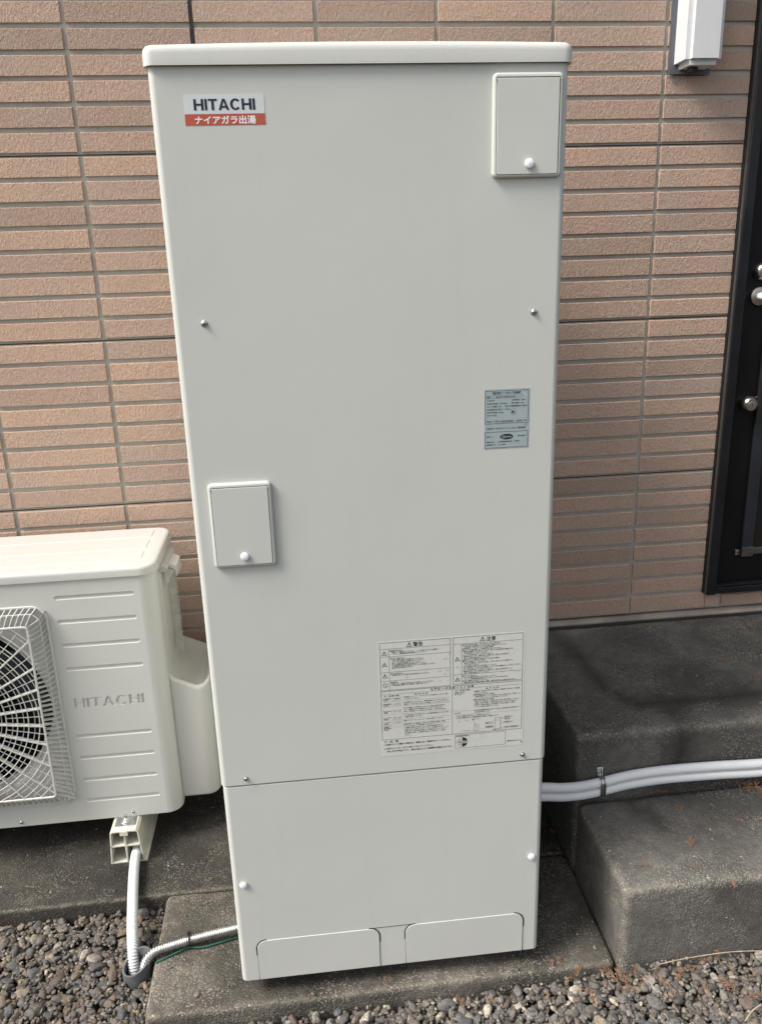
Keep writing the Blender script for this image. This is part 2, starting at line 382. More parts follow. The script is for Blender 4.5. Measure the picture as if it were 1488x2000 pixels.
def concrete_block(name, b, r, mat, parent=None, res=0.03, amp=0.003, dark_band=None, only_top=False):
    x0, x1, y0, y1, z0, z1 = b; bm = bmesh.new(); add_box(bm, *b)
    for ax, (a, c) in enumerate(((x0, x1), (y0, y1), (z0, z1))):
        cuts = [a+r*t for t in (0.15, 0.4, 0.7, 1.0)]+[c-r*t for t in (0.15, 0.4, 0.7, 1.0)]
        lim = (a+r, c-r); n = max(1, int((lim[1]-lim[0])/res)); cuts += [lim[0]+(lim[1]-lim[0])*i/n for i in range(1, n)]
        for q in cuts:
            co = [0, 0, 0]; co[ax] = q; no = [0, 0, 0]; no[ax] = 1
            bmesh.ops.bisect_plane(bm, geom=bm.verts[:]+bm.edges[:]+bm.faces[:], plane_co=co, plane_no=no, dist=1e-6)
    me = bpy.data.meshes.new(name); bm.to_mesh(me); bm.free()
    n = len(me.vertices); co = np.empty(n*3); me.vertices.foreach_get('co', co); co = co.reshape(-1, 3)
    lo = np.array([x0, y0, z0])+r; hi = np.array([x1, y1, z1])-r
    c = np.clip(co, lo, hi); d = co-c; ln = np.linalg.norm(d, axis=1, keepdims=True); nd = d/np.maximum(ln, 1e-9)
    co2 = c+nd*r
    edge = np.clip((1-np.max(np.abs(nd), axis=1))/0.29, 0, 1); dband = np.zeros(n)
    for i in range(n):
        q = Vector(co2[i]); k = noise.noise(q*9)*0.55+noise.noise(q*28)*0.3+noise.noise(q*3+Vector((5, 1, 2)))*0.6
        co2[i] += nd[i]*amp*k*(1+1.2*edge[i])
        if dark_band:
            best = 9
            for a, bb in dark_band:
                a = np.array(a); bb = np.array(bb); e = bb-a; t = np.clip(((co2[i]-a)@e)/(e@e), 0, 1); best = min(best, np.linalg.norm(co2[i]-a-e*t))
            wv = 0.022*(1+0.7*noise.noise(q*14)); dband[i] = max(0, 1-best/max(wv*1.9, 1e-4))
    me.vertices.foreach_set('co', co2.ravel())
    for nm, arr in (('edge', edge), ('dark_band', dband)):
        at = me.attributes.new(nm, 'FLOAT', 'POINT'); at.data.foreach_set('value', arr.astype(np.float32))
    me.update()
    return link(name, me, mat, parent, 60)

PORCH_Z = 0.383; STEP_Z = 0.200
tag(concrete_block('concrete_pad', (-0.206, 0.824, -0.022, 0.329, -0.16, 0.0), 0.016, 'slab', amp=0.0035), kind='structure')
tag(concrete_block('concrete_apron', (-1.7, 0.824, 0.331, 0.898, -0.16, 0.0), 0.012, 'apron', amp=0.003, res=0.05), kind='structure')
st = empty('concrete_steps', (1.4, 0.3, -0.06))
tag(st, 'dark mossy concrete steps leading up to the black door', 'steps')
concrete_block('lower_step', (0.826, 2.5, -0.030, 0.278, -0.16, STEP_Z), 0.022, 'conc', st, 0.035, 0.004,
               dark_band=[((0.96, 0.25, STEP_Z), (1.02, 0.12, STEP_Z))])
concrete_block('upper_step', (0.826, 2.5, 0.280, 0.885, -0.16, PORCH_Z), 0.024, 'conc', st, 0.03, 0.004,
               dark_band=[((0.95, 0.84, PORCH_Z), (0.97, 0.50, PORCH_Z)), ((0.97, 0.50, PORCH_Z), (1.02, 0.40, PORCH_Z)), ((1.02, 0.40, PORCH_Z), (1.45, 0.40, PORCH_Z)),
                      ((1.10, 0.40, PORCH_Z), (1.10, 0.29, PORCH_Z)), ((1.10, 0.28, PORCH_Z), (1.09, 0.28, 0.28))])

# ------------------------------------------------------------------ tiled wall
WY = 0.883; ZB = 0.4152; RP = 0.455/8; X0 = -0.302; L = 0.3005
TY = WY-0.0060; DOOR_X = 1.441; DOOR_Z = 0.462; DOOR_X1 = 2.33
wall = empty('tiled_wall', (0.5, 0.95, -0.06))
tag(wall, 'house wall clad in stacked rough buff tiles with grey joints', 'wall')
bm = bmesh.new()
add_box(bm, -1.7, DOOR_X, WY, 1.08, ZB-0.006, 2.75); add_box(bm, DOOR_X, DOOR_X1, WY, 1.08, ZB-0.006, DOOR_Z-0.004)
add_box(bm, DOOR_X1, 3.0, WY, 1.08, ZB-0.006, 2.75); add_box(bm, DOOR_X, DOOR_X1, WY, 1.08, 2.55, 2.75)
bm_obj('mortar_backing', bm, 'mortar', wall)
box('foundation', (-1.7, 3.0, 0.905, 1.08, -0.12, ZB-0.02), 'mortar', wall)
def tile_mesh(w_, h_, y0=TY, yb=WY+0.001, c=0.0026):
    bm = bmesh.new()
    o = [(0, 0), (w_, 0), (w_, h_), (0, h_)]; i_ = [(c*0.7, c*0.3), (w_-c*0.7, c*0.3), (w_-c*0.7, h_-c*1.1), (c*0.7, h_-c*1.1)]
    loops_mesh(bm, [[(a, yb, b) for a, b in o], [(a, y0+0.0050, b) for a, b in o], [(a, y0, b) for a, b in i_]], cap0=False)
    bmesh.ops.recalc_face_normals(bm, faces=bm.faces); me = bpy.data.meshes.new('tile'); bm.to_mesh(me); bm.free()
    me.transform(Matrix.Translation((0, -WY, 0))); me.materials.append(M['tile']); return me
JH, JV = 0.0105, 0.0085
cache = {}; rest = []
def hidden(p):
    px, py = project(p)
    if not (-25 < px < 1513 and -40 < py < 2040): return True
    lx = 286+(py-135)*(468-286)/1785; rx = 1112+(py-122)*(1052-1112)/1730
    return py > 90 and lx+4 < px < rx-4
wl = root_loc(wall)
for k in range(-5, 10):
    for j in range(0, 41):
        xa, xb = X0+L*k+JV/2, X0+L*(k+1)-JV/2; za = ZB+RP*j+(0.0 if j == 0 else JH/2); zb = ZB+RP*(j+1)-JH/2
        if xb < -1.7 or xa > 3.0: continue
        if j >= 1 and xb > DOOR_X and xa < DOOR_X1 and za < 2.55:
            if xa < DOOR_X: xb = DOOR_X-0.002
            elif xb > DOOR_X1: xa = DOOR_X1+0.004
            else: continue
            if xb-xa < 0.01: continue
        if j == 0 and xb > DOOR_X and xa < DOOR_X1: zb = min(zb, DOOR_Z-0.008) if xa > DOOR_X-0.05 else zb
        if zb-za < 0.02: continue
        key = (round(xb-xa, 4), round(zb-za, 4))
        corners = [(xa+(xb-xa)*t, TY, z) for t in (0, .1, .25, .5, .75, .9, 1) for z in (za, zb)]
        if all(hidden(c) for c in corners): rest.append((xa, za, *key)); continue
        if key not in cache: cache[key] = tile_mesh(*key)
        o = bpy.data.objects.new('tile', cache[key]); COL.objects.link(o); o.parent = wall
        jx = random.uniform(-.0005, .0005); o.location = Vector((xa+jx, WY+random.uniform(-.0004, .0006), za+random.uniform(-.0004, .0004)))-wl
bm = bmesh.new(); c = 0.0026
for xa, za, w_, h_ in rest:
    o_ = [(xa, za), (xa+w_, za), (xa+w_, za+h_), (xa, za+h_)]; i_ = [(xa+c*.7, za+c*.3), (xa+w_-c*.7, za+c*.3), (xa+w_-c*.7, za+h_-c*1.1), (xa+c*.7, za+h_-c*1.1)]
    loops_mesh(bm, [[(a, WY+0.001, b) for a, b in o_], [(a, TY+0.0050, b) for a, b in o_], [(a, TY, b) for a, b in i_]], cap0=False)
tag(bm_obj('further_tiles', bm, 'tile_island', wall), kind='stuff')
for k in (1, 2, 3, 4):                                         # overlap joints of the cladding boards
    z = ZB+0.455*k
    for xa, xb in ((-1.7, X0+L-0.006), (X0+L+0.006, DOOR_X-0.004)):
        box('board_joint', (xa, xb, WY-0.0012, WY+0.002, z+JH/2-0.0080, z+JH/2-0.0055), 'gap', wall)
box('sealant_joint', (X0+L-0.0046, X0+L+0.0046, WY-0.0045, WY+0.001, ZB, 2.75), 'black', wall)
bm = bmesh.new()
prof = [(0.900, 0.4070), (0.8660, 0.4030), (0.8560, 0.3985), (0.8560, 0.3945), (0.9, 0.3945)]
loops_mesh(bm, [[(x_, y_, z_) for y_, z_ in prof] for x_ in (-1.7, 3.0)])
bm_obj('drip_flashing', bm, 'flash', wall)
box('flashing_skirt', (-1.7, 3.0, 0.8585, 0.902, 0.3845, 0.3943), 'flashdark', wall)

# ------------------------------------------------------------------ door
DX = DOOR_X
door = empty('black_door', (1.9, 0.88, DOOR_Z)); tag(door, 'black metal back door with nickel locks beside the tiled wall', 'door')
bm = bmesh.new()
add_box(bm, DX+0.006, DX+0.034, 0.858, 0.95, DOOR_Z, 2.54); add_box(bm, 2.29, 2.325, 0.858, 0.95, DOOR_Z, 2.54)
add_box(bm, DX+0.034, 2.29, 0.860, 0.95, DOOR_Z+0.002, DOOR_Z+0.022); add_box(bm, DX+0.034, 2.29, 0.860, 0.95, 2.50, 2.538)
bmesh.ops.bevel(bm, geom=bm.edges[:], offset=0.0015, segments=1, affect='EDGES')
bm_obj('door_frame', bm, 'frame', door)
box('frame_sealant', (DX-0.0015, DX+0.0055, 0.872, 0.93, DOOR_Z+0.004, 2.54), 'black', door)
box('frame_trim', (DX+0.002, DX+0.0058, 0.8620, 0.8715, DOOR_Z+0.006, 2.54), 'bronze', door)
leaf = box('door_leaf', (DX+0.037, 2.287, 0.885, 0.925, DOOR_Z+0.025, 2.495), 'leaf', door, 0.002)
box('threshold', (DX+0.036, 2.287, 0.8650, 0.8840, DOOR_Z+0.0235, DOOR_Z+0.030), 'frame', door, 0.001)
def rose(x_, z_, name, r_, prof):
    return lathe(name, prof, (x_, 0.885, z_), (0, -1, 0), 'nickel', door, 28)
c1 = rose(1.530, 1.443, 'deadbolt', 0.02, [(0.024, 0), (0.0245, 0.004), (0.023, 0.014), (0.019, 0.021), (0.0175, 0.022)])
lathe('keyhole', [(0.011, 0.0), (0.011, 0.0015), (0.009, 0.002)], (1.530, 0.8628, 1.443), (0, -1, 0), 'frame', c1, 18)
c2 = rose(1.528, 1.375, 'lever_rose', 0.02, [(0.0265, 0), (0.027, 0.003), (0.025, 0.009), (0.019, 0.012)])
bm = bmesh.new(); tube(bm, spline([(1.528, 0.874, 1.375), (1.531, 0.850, 1.375), (1.548, 0.839, 1.375), (1.65, 0.838, 1.373)], 0.006), 0.010, 14)
bm_obj('lever', bm, 'knob', c2, 60)
c3 = rose(1.5275, 1.066, 'lock_knob', 0.02, [(0.019, 0), (0.0225, 0.006), (0.0235, 0.015), (0.0215, 0.024), (0.017, 0.029), (0.0165, 0.029)])
lathe('key_cylinder', [(0.010, 0.0), (0.010, 0.0018), (0.0075, 0.0022)], (1.5275, 0.8558, 1.066), (0, -1, 0), 'steel', c3, 18)
box('keyhole', (1.5267, 1.5283, 0.8530, 0.8535, 1.061, 1.071), 'gap', c3)
for zz in (1.083, 1.064): lathe('screw', [(0.003, 0), (0.0028, 0.0018), (0.001, 0.0026)], (1.556, 0.885, zz), (0, -1, 0), 'steel', door, 10)
win = box('window_frame', (1.557, 1.592, 0.874, 0.8849, 0.585, 2.30), 'stile', door, 0.002)
box('window_frame', (1.592, 2.23, 0.875, 0.8849, 0.585, 0.606), 'bronze', door, 0.002)
box('window_frame', (2.23, 2.262, 0.874, 0.8849, 0.585, 2.30), 'stile', door, 0.002)
box('window_pane', (1.592, 2.23, 0.8795, 0.8845, 0.606, 2.30), 'glass', door)
box('corner_bracket', (1.5555, 1.5935, 0.8700, 0.8738, 0.580, 0.612), 'bronze', door, 0.0015)
tb = box('stop_tab', (1.5395, 1.5545, 0.8800, 0.8848, 0.584, 0.601), 'nickel', door, 0.001)
lathe('tab_hole', [(0.003, 0), (0.003, 0.0004)], (1.547, 0.8799, 0.5925), (0, -1, 0), 'gap', tb, 10)
# hairline crack in the bottom row of tiles below the frame corner
bm = bmesh.new(); px_, pz_ = 1.4475, ZB+0.043
pts = [(px_, pz_)]
for i in range(9): px_ += random.uniform(-.0022, .0022); pz_ -= 0.0048; pts.append((px_, pz_))
for (a, b), (c_, d) in zip(pts, pts[1:]):
    vs = [bm.verts.new(q) for q in ((a-.0007, TY-.0006, b), (a+.0007, TY-.0006, b), (c_+.0007, TY-.0006, d), (c_-.0007, TY-.0006, d))]; bm.faces.new(vs)
bm_obj('crack', bm, 'gap', wall)

# ------------------------------------------------------------------ duct cover
dc = empty('duct_cover', (1.27, 0.875, 1.95)); tag(dc, 'white plastic duct cover fixed high on the wall beside the door', 'duct cover')
bm = bmesh.new(); add_box(bm, 1.2225, 1.3180, 0.797, 0.872, 1.955, 2.72)
bmesh.ops.bevel(bm, geom=[e for e in bm.edges if min(e.verts[0].co.y, e.verts[1].co.y) < 0.8 and not (e.verts[0].co.z > 2.7 and e.verts[1].co.z > 2.7)], offset=0.013, segments=6, affect='EDGES')
bm_obj('shell', bm, 'duct', dc, 50, True)
box('backing_plate', (1.2075, 1.3195, 0.8722, 0.8745, 1.950, 2.72), 'ductback', dc)
box('backing_lip', (1.2085, 1.3190, 0.866, 0.8718, 1.945, 1.9535), 'ductback', dc)
bm = bmesh.new(); tube(bm, [(1.258, 0.84, 1.965), (1.258, 0.84, 1.944)], 0.013, 12); bm_obj('pipe_stub', bm, 'black', dc, 40)

# ------------------------------------------------------------------ hot-water tank
tank = empty('water_heater_tank', (0, 0, 0), -0.0061)
tag(tank, 'tall cream-grey hot water tank cabinet standing on the concrete pad', 'water heater')
TD = 0.725
vbox('casing', (0.0025, 0.6475, 0.055, TD, 0.050, 1.792), 'tank', tank, 0.012, 0.001)
SEAM = 0.5305
vbox('front_panel', (0.0, 0.65, 0.0, 0.0545, SEAM, 1.7943), 'tank', tank, 0.011, 0.0016)
cover = vbox('lower_cover', (0.0022, 0.6478, 0.0012, 0.0545, 0.0425, SEAM-0.0028), 'tank', tank, 0.011, 0.0022)
# lid with a crowned top
bm = bmesh.new(); LX0, LX1, LY0, LY1 = -0.0055, 0.6555, -0.0065, TD+0.006; zt = 1.8225; nseg = 24
def plan(ins, r):
    return rr(LX0+ins, LX1-ins, LY0+ins, LY1-ins, max(r-ins, .003), 6)
loops = []
def crown(x_): t = (x_-0.325)/0.33; return 0.0032*max(0, 1-t*t)
for ins, z_, cr in ((0.004, 1.7945, 0), (0.0, 1.7935, 0), (0.0, 1.7960, 0), (0.0, zt-0.0125, 0.6), (0.0006, zt-0.0085, 0.8), (0.0024, zt-0.0048, 1), (0.0056, zt-0.0019, 1), (0.0095, zt-0.0004, 1), (0.0145, zt, 1)):
    ol = []
    base = plan(ins, 0.016)
    for a, b in zip(base, base[1:]+base[:1]):              # densify straight sides so that the crown bends them
        k = 1 if math.dist(a, b) < 0.1 else nseg
        for i in range(k): ol.append((a[0]+(b[0]-a[0])*i/k, a[1]+(b[1]-a[1])*i/k))
    loops.append([(a, b, z_+cr*crown(a)) for a, b in ol])
loops_mesh(bm, loops); bm_obj('top_lid', bm, 'lid', tank, 50)
for lx, ly in ((0.09, 0.12), (0.56, 0.12), (0.325, 0.60)):
    lathe('leg', [(0.045, 0.0), (0.045, 0.006), (0.022, 0.010), (0.022, 0.0498)], (lx, ly, 0.0005), (0, 0, 1), 'gap', tank, 16)
def screw(parent, x_, y_, z_, r_=0.0042):
    s = lathe('screw', [(r_*1.25, 0), (r_*1.25, 0.0006), (r_, 0.0008), (r_, 0.0022), (r_*0.7, 0.0036), (r_*0.25, 0.0041)], (x_, y_, z_), (0, -1, 0), 'steel', parent, 14)
    bm = bmesh.new(); a = r_*0.62; add_box(bm, x_-a, x_+a, y_-0.0044, y_-0.0036, z_-0.0005, z_+0.0005); add_box(bm, x_-0.0005, x_+0.0005, y_-0.0044, y_-0.0036, z_+0.0006, z_+a); add_box(bm, x_-0.0005, x_+0.0005, y_-0.0044, y_-0.0036, z_-a, z_-0.0006)
    bm_obj('cross_slot', bm, 'gap', s); return s
for x_, z_ in ((0.0502, 1.416), (0.6025, 1.4145), (0.0495, 0.5455), (0.602, 0.5445)): screw(tank, x_, 0.0, z_, 0.0048 if z_ > 1 else 0.0042)
def knob(parent, x_, y_, z_, r_=0.0078):
    return lathe('knob', [(r_*0.7, 0), (r_*0.7, 0.0012), (r_, 0.0014), (r_, 0.0036), (r_*0.93, 0.0046), (r_*0.7, 0.0053), (0.0002, 0.0057)], (x_, y_, z_), (0, -1, 0), 'knob', parent, 22)
for x_, z_ in ((0.0245, 0.2945), (0.627, 0.2925)): knob(tank, x_, 0.0012, z_, 0.0074)
def hatch(x0, x1, z0, z1, kx, kz):
    d = 0.0080; bm = bmesh.new(); o = rr(x0, x1, z0, z1, 0.0075, 6)
    g = 0.0052; ii = rr(x0+g, x1-g, z0+g*0.75, z1-g*1.25, 0.004, 6, (0.004, 0.004, 0.0012, 0.0012))
    lp = [[(a, 0.0, b) for a, b in o]]
    for t in (0, .33, .66, 1):
        a_ = t*math.pi/2; lp.append([(a, -d+0.0045*(1-math.sin(a_)), b) for a, b in inset(o, 0.0038*(1-math.cos(a_)))])
    lp += [[(a, -d, b) for a, b in ii], [(a, -d+0.0045, b) for a, b in ii]]
    loops_mesh(bm, lp, cap0=False, cap1=True)
    h = bm_obj('service_hatch', bm, 'tank', tank, 45, False)
    q = rr(x0+g+0.0009, x1-g-0.0013, z0+g*0.75+0.0007, z1-g*1.25-0.0016, 0.004, 6, (0.0035, 0.0035, 0.001, 0.001))
    slab2d('hatch_door', q, -d-0.0004, -d+0.0043, 'tank', h, 0.0009)
    for xx in (x0+g-0.001, x1-g+0.001):
        lathe('hinge_pin', [(0.0013, 0), (0.0013, 0.001)], (xx, -d-0.0001, z1-g*1.25-0.0035), (0, -1, 0), 'tank', h, 10)
    knob(h, kx, -d-0.0002, kz, 0.0075)
hatch(0.5265, 0.6395, 1.6270, 1.7795, 0.586, 1.6475)
hatch(0.0300, 0.1395, 0.9895, 1.1450, 0.0845, 1.0105)
# knock-out flaps of the lower cover
def flap(x0, x1, z1):
    pts = rr(x0, x1, 0.0450, z1, 0.020, 10, (0, 0, 0.020, 0.020))
    f = slab2d('flap', pts, -0.0001, 0.0040, 'tank', cover, 0.0007)
    for cx, a0, a1, sx in ((x0+0.020, 90, 180, -1), (x1-0.020, 0, 90, 1)):
        bm = bmesh.new(); cz = z1-0.020; R0, R1 = 0.0202, 0.0230; n = 12; A = []; B = []
        for i in range(n+1):
            a = math.radians(a0+(a1-a0)*i/n); A.append((cx+R0*math.cos(a), cz+R0*math.sin(a))); B.append((cx+R1*math.cos(a), cz+R1*math.sin(a)))
        seq = list(range(n+1))
        for i in seq[:-1]:
            bm.faces.new([bm.verts.new((q[0], 0.0009, q[1])) for q in (A[i], A[i+1], B[i+1], B[i])])
        xe = cx+sx*0.0203; xo = cx+sx*0.0230
        bm.faces.new([bm.verts.new(q) for q in ((xe, 0.0009, cz), (xo, 0.0009, cz), (xo, 0.0009, cz-0.017), (xe, 0.0009, cz-0.017))])
        bm.faces.new([bm.verts.new(q) for q in ((xe, 0.0009, cz-0.017), (xe+sx*0.0008, 0.0009, cz-0.017), (xe+sx*0.0008, 0.0009, 0.0452), (xe, 0.0009, 0.0452))])
        bm.faces.new([bm.verts.new(q) for q in ((xe-sx*0.0004, -0.0003, 0.0480), (xe+sx*0.0012, -0.0003, 0.0480), (xe+sx*0.0012, -0.0003, 0.0430), (xe-sx*0.0004, -0.0003, 0.0430))])
        bmesh.ops.remove_doubles(bm, verts=bm.verts, dist=1e-6); bm_obj('cut_slot', bm, 'gap', f)
flap(0.0405, 0.2985, 0.1465); flap(0.3555, 0.6120, 0.1465)
box('score_line', (0.276, 0.378, 0.0007, 0.0030, 0.1472, 0.1482), 'gap', cover)

# brand sticker
stk = box('brand_sticker', (0.0500, 0.1712, -0.0004, 0.0004, 1.7275, 1.7545), 'silver', tank)
band = box('red_band', (0.0500, 0.1712, -0.0004, 0.0004, 1.7118, 1.7273), 'red', stk)
print_mesh('lettering', [('p', q) for q in hitachi(0.0645, 0.1570, 1.7327, 1.7483)], -0.0007, 'navy', stk)
print_mesh('lettering', [('t', 'ナイアガラ出湯', 0.0645, 1.7143, 0.0122, 0.0925, 0.028)], -0.0007, 'whiteink', band)

# rating plate
rp_ = box('rating_plate', (0.5180, 0.5985, -0.0004, 0.0004, 1.1800, 1.2860), 'plate', tank)
def disc(cx, cz, rx, rz, n=28): return [(cx+rx*math.cos(2*math.pi*i/n), cz+rz*math.sin(2*math.pi*i/n)) for i in range(n)]
def ring(cx, cz, r, t=0.0003, n=28):
    o = []
    for i in range(n):
        a, b = 2*math.pi*i/n, 2*math.pi*(i+1)/n
        o.append(('p', [(cx+r*math.cos(a), cz+r*math.sin(a)), (cx+r*math.cos(b), cz+r*math.sin(b)), (cx+(r-t)*math.cos(b), cz+(r-t)*math.sin(b)), (cx+(r-t)*math.cos(a), cz+(r-t)*math.sin(a))]))
    return o
T = lambda s, x_, z_, h, wd=None, off=0.012: ('t', s, x_, z_-h*0.38, h, wd, off)
it = frame_bars(0.5192, 0.5965, 1.2250, 1.2832, 0.0006)+frame_bars(0.5192, 0.5968, 1.1815, 1.2105, 0.0006)+frame_bars(0.5212, 0.5862, 1.2700, 1.2748, 0.0003)
it += [T('家庭用ヒートポンプ給湯機', 0.5325, 1.2790, 0.0045, 0.0505, 0.02), T('型式', 0.5225, 1.2723, 0.0034, 0.0065), T('BHP-T4DV3TK', 0.5385, 1.2723, 0.0030, 0.036),
       T('種  類  屋内', 0.5222, 1.2662, 0.0028, 0.0125), T('定格電圧  200V', 0.5665, 1.2662, 0.0028, 0.0245), T('定格周波数  50/60Hz', 0.5222, 1.2608, 0.0028, 0.036),
       T('最大電流  18A', 0.5665, 1.2608, 0.0028, 0.0215), T('タンク容量  370L', 0.5222, 1.2555, 0.0028, 0.027), T('沸き上げ温度範囲 約65〜約90℃', 0.5548, 1.2555, 0.0028, 0.0395, 0.02),
       T('水側最高使用圧力  190kPa', 0.5222, 1.2503, 0.0028, 0.042), T('満水時質量  442kg', 0.5222, 1.2452, 0.0028, 0.030), T('種別  屋外型', 0.5222, 1.2400, 0.0028, 0.0172),
       T('製造番号・製造年', 0.5222, 1.2292, 0.0028, 0.0235), T('26S30604 - 2025', 0.5478, 1.2292, 0.0040, 0.0385), T('年製', 0.5882, 1.2292, 0.0026, 0.0052), ('r', 0.5470, 0.5710, 1.2268, 1.2270),
       T('日立グローバルライフソリューションズ株式会社', 0.5228, 1.2165, 0.0040, 0.0695, 0.02), T('認証マーク', 0.5225, 1.2018, 0.0028, 0.0135), T('検水検査済', 0.5790, 1.2018, 0.0028, 0.0140),
       T('器具の品名', 0.5222, 1.1925, 0.0028, 0.0140), T('貯湯湯沸器(電気用・密閉形)', 0.5430, 1.1925, 0.0028, 0.0390), T('認証登録番号', 0.5222, 1.1873, 0.0028, 0.0168), T('A-387', 0.5435, 1.1873, 0.0028, 0.0135),
       ('p', disc(0.5582, 1.2012, 0.0118, 0.0050)), T('R', 0.5672, 1.2450, 0.0075, 0.0060, 0.01), T('i', 0.5925, 1.2215, 0.0030)]
it += ring(0.5703, 1.2452, 0.0052)+frame_bars(0.5908, 0.5945, 1.2196, 1.2236, 0.0003)
print_mesh('lettering', it, -0.0007, 'ink', rp_)
print_mesh('emblem_lettering', [T('⊕JWWA', 0.5490, 1.2010, 0.0040, 0.0182, 0.03)], -0.0009, 'plate', rp_)

# warning label
wlb = box('warning_label', (0.3165, 0.6015, -0.0003, 0.0004, 0.5680, 0.8180), 'film_label', tank)
it = frame_bars(0.3195, 0.4555, 0.7145, 0.8160, 0.0006)+frame_bars(0.4605, 0.5975, 0.7155, 0.8160, 0.0006)+frame_bars(0.3190, 0.5980, 0.6055, 0.7130, 0.0006)
it += [('r', 0.3205, 0.4545, z_, z_+0.0005) for z_ in (0.8022, 0.7860, 0.7530, 0.7345)]+[('r', 0.3368, 0.3373, 0.7150, 0.8020)]
it += [('r', 0.4612, 0.5968, z_, z_+0.0005) for z_ in (0.8013, 0.7360)]+[('r', 0.4770, 0.4775, 0.7160, 0.8010), ('r', 0.4583, 0.4588, 0.6065, 0.7055), ('r', 0.3198, 0.5972, 0.7055, 0.7059)]
def tri(cx, cz, s):                                            # outlined warning triangle with a bar inside
    o = []; P = [Vector((cx, cz+s*0.58)), Vector((cx-s*0.62, cz-s*0.48)), Vector((cx+s*0.62, cz-s*0.48))]; q = Vector((cx, cz-s*0.1)); k = 0.74
    for a, b in ((0, 1), (1, 2), (2, 0)): o.append(('p', [tuple(P[a]), tuple(P[b]), tuple(q+(P[b]-q)*k), tuple(q+(P[a]-q)*k)]))
    return o+[('p', [(cx-s*0.07, cz+s*0.25), (cx-s*0.05, cz-s*0.12), (cx+s*0.05, cz-s*0.12), (cx+s*0.07, cz+s*0.25)]), ('p', disc(cx, cz-s*0.26, s*0.07, s*0.07, 10))]
for cx, cz, s in ((0.3765, 0.8088, 0.0092), (0.5180, 0.8088, 0.0092), (0.3283, 0.7935, 0.0085), (0.3283, 0.7700, 0.0085), (0.3283, 0.7455, 0.0085), (0.4690, 0.7700, 0.0085), (0.4690, 0.7262, 0.0085)): it += tri(cx, cz, s)
it += ring(0.3283, 0.7255, 0.0048, 0.0007)+[('p', [(0.3246, 0.7287), (0.3252, 0.7292), (0.3320, 0.7223), (0.3314, 0.7218)])]
it += [T('警告', 0.3838, 0.8088, 0.0100, 0.0185, 0.012), T('注意', 0.5253, 0.8088, 0.0100, 0.0185, 0.012), T('お 客 様 へ の お 願 い と ご 注 意', 0.4165, 0.7092, 0.0052, 0.0845, 0.02)]
def para(x_, z_, lines, h=0.0031, lead=0.0033, wmax=0.113):
    o = []
    for i, s in enumerate(lines):
        if not s: continue
        ind = 0 if s[0] in '●・[' else 0.0035
        full = len(s)*h*0.93
        o.append(T(s, x_+ind, z_-i*lead, h, min(full, wmax-ind), 0.011))
    return o
it += para(0.3390, 0.7982, ['●感電の恐れあり。', '前面カバーは開けないでください。アース工事がされているか確認して', 'ください。漏電遮断器の動作確認をしてください。'])
it += para(0.3390, 0.7818, ['●やけどの恐れあり。', '給湯時は蛇口本体に手を触れないでください。', 'ヒートポンプ配管に手を触れないでください。', '排水時はお湯に手を触れないでください。', '逃し弁点検時は排水管に手を触れないでください。', 'ふろ機能を使用中は、循環アダプターから十分離れてください。', '高温水が出る場合があります。'])
it += para(0.3390, 0.7495, ['●火災の恐れあり。', '給湯機の近くにガス類や引火物を置かないでください。'])
it += para(0.3390, 0.7310, ['●改造禁止', '・改造したり、修理技術者以外の人が分解をしないでください。', '・不当な修理や改造をされた場合は、責任を負いません。'])
it += para(0.4790, 0.7985, ['●水漏れが起きた場合、大きな被害につながる恐れあり。', '防水処理、排水処理されていない床面に設置しないでください。', '[水道直圧タイプ(ナイアガラ出湯)の場合]', '●朝一番のお湯は飲用したり調理に使用しないでください。',
  '・給湯機や配管内に長時間たまった水や、朝一番のお湯は飲用や調理に使用', 'せず雑用水としてお使いください。', '・おふろのお湯は口にふくまないでください。', '・固形物や変色、濁り、異臭があった場合には、飲用には使用せずに、', '直ちに点検の依頼を行ってください。', '[減圧弁タイプの場合(水道直圧タイプ以外の場合)]',
  '●そのまま飲用しないでください。', '飲用される場合は、下記の点に注意し、必ず一度ヤカンなどで沸騰させて', 'からお使いください。', '・必ず水道基準に適合した水を使用してください。', '・熱いお湯が出てくるまでの水(配管に入っている水)は雑用水としてお使いください。', '・おふろのお湯は口にふくまないでください。', '・固形物や変色、濁り、異臭があった場合には、飲用には使用せずに、', '直ちに点検の依頼を行ってください。'], 0.0031, 0.00352, 0.1175)
it += para(0.4790, 0.7325, ['●やけどの恐れあり。', '浴そうの湯温を確かめてから入浴してください。', 'シャワー使用時は湯温を確かめてください。(やけどの恐れあり)', '●本体や配管には触れないでください。', '直射日光が当たる場所に設置した場合、本体外板が熱くなる場合があります。'], 0.0031, 0.0036, 0.1175)
it += [T('項  目(時 期)', 0.3250, 0.7020, 0.0034, 0.030), T('操  作  内  容', 0.3850, 0.7020, 0.0034, 0.026), T('項  目(時 期)', 0.4640, 0.7020, 0.0034, 0.030), T('操  作  内  容', 0.5250, 0.7020, 0.0034, 0.026)]
for z_, a, b in ((0.6960, '使用開始時の確認', '使用開始時'), (0.6845, '漏電遮断器の確認', '1ヶ月に1回'), (0.6690, '逃し弁の点検', '1年に2〜3回'), (0.6545, 'タンク内の掃除', '1年に2〜3回'), (0.6445, 'フィルターの掃除', 'こまめに'), (0.6370, 'ストレーナの掃除', ''), (0.6310, '凍結の恐れがある時', '')):
    it += [T(a[:5], 0.3230, z_, 0.0029, 0.0155), T(a[5:], 0.3230, z_-0.0033, 0.0029, 0.0095)]
    if b: it += [T(b, 0.3430, z_-0.001, 0.0028, 0.0135)]+frame_bars(0.3412, 0.3585, z_-0.0045, z_+0.0022, 0.0002)
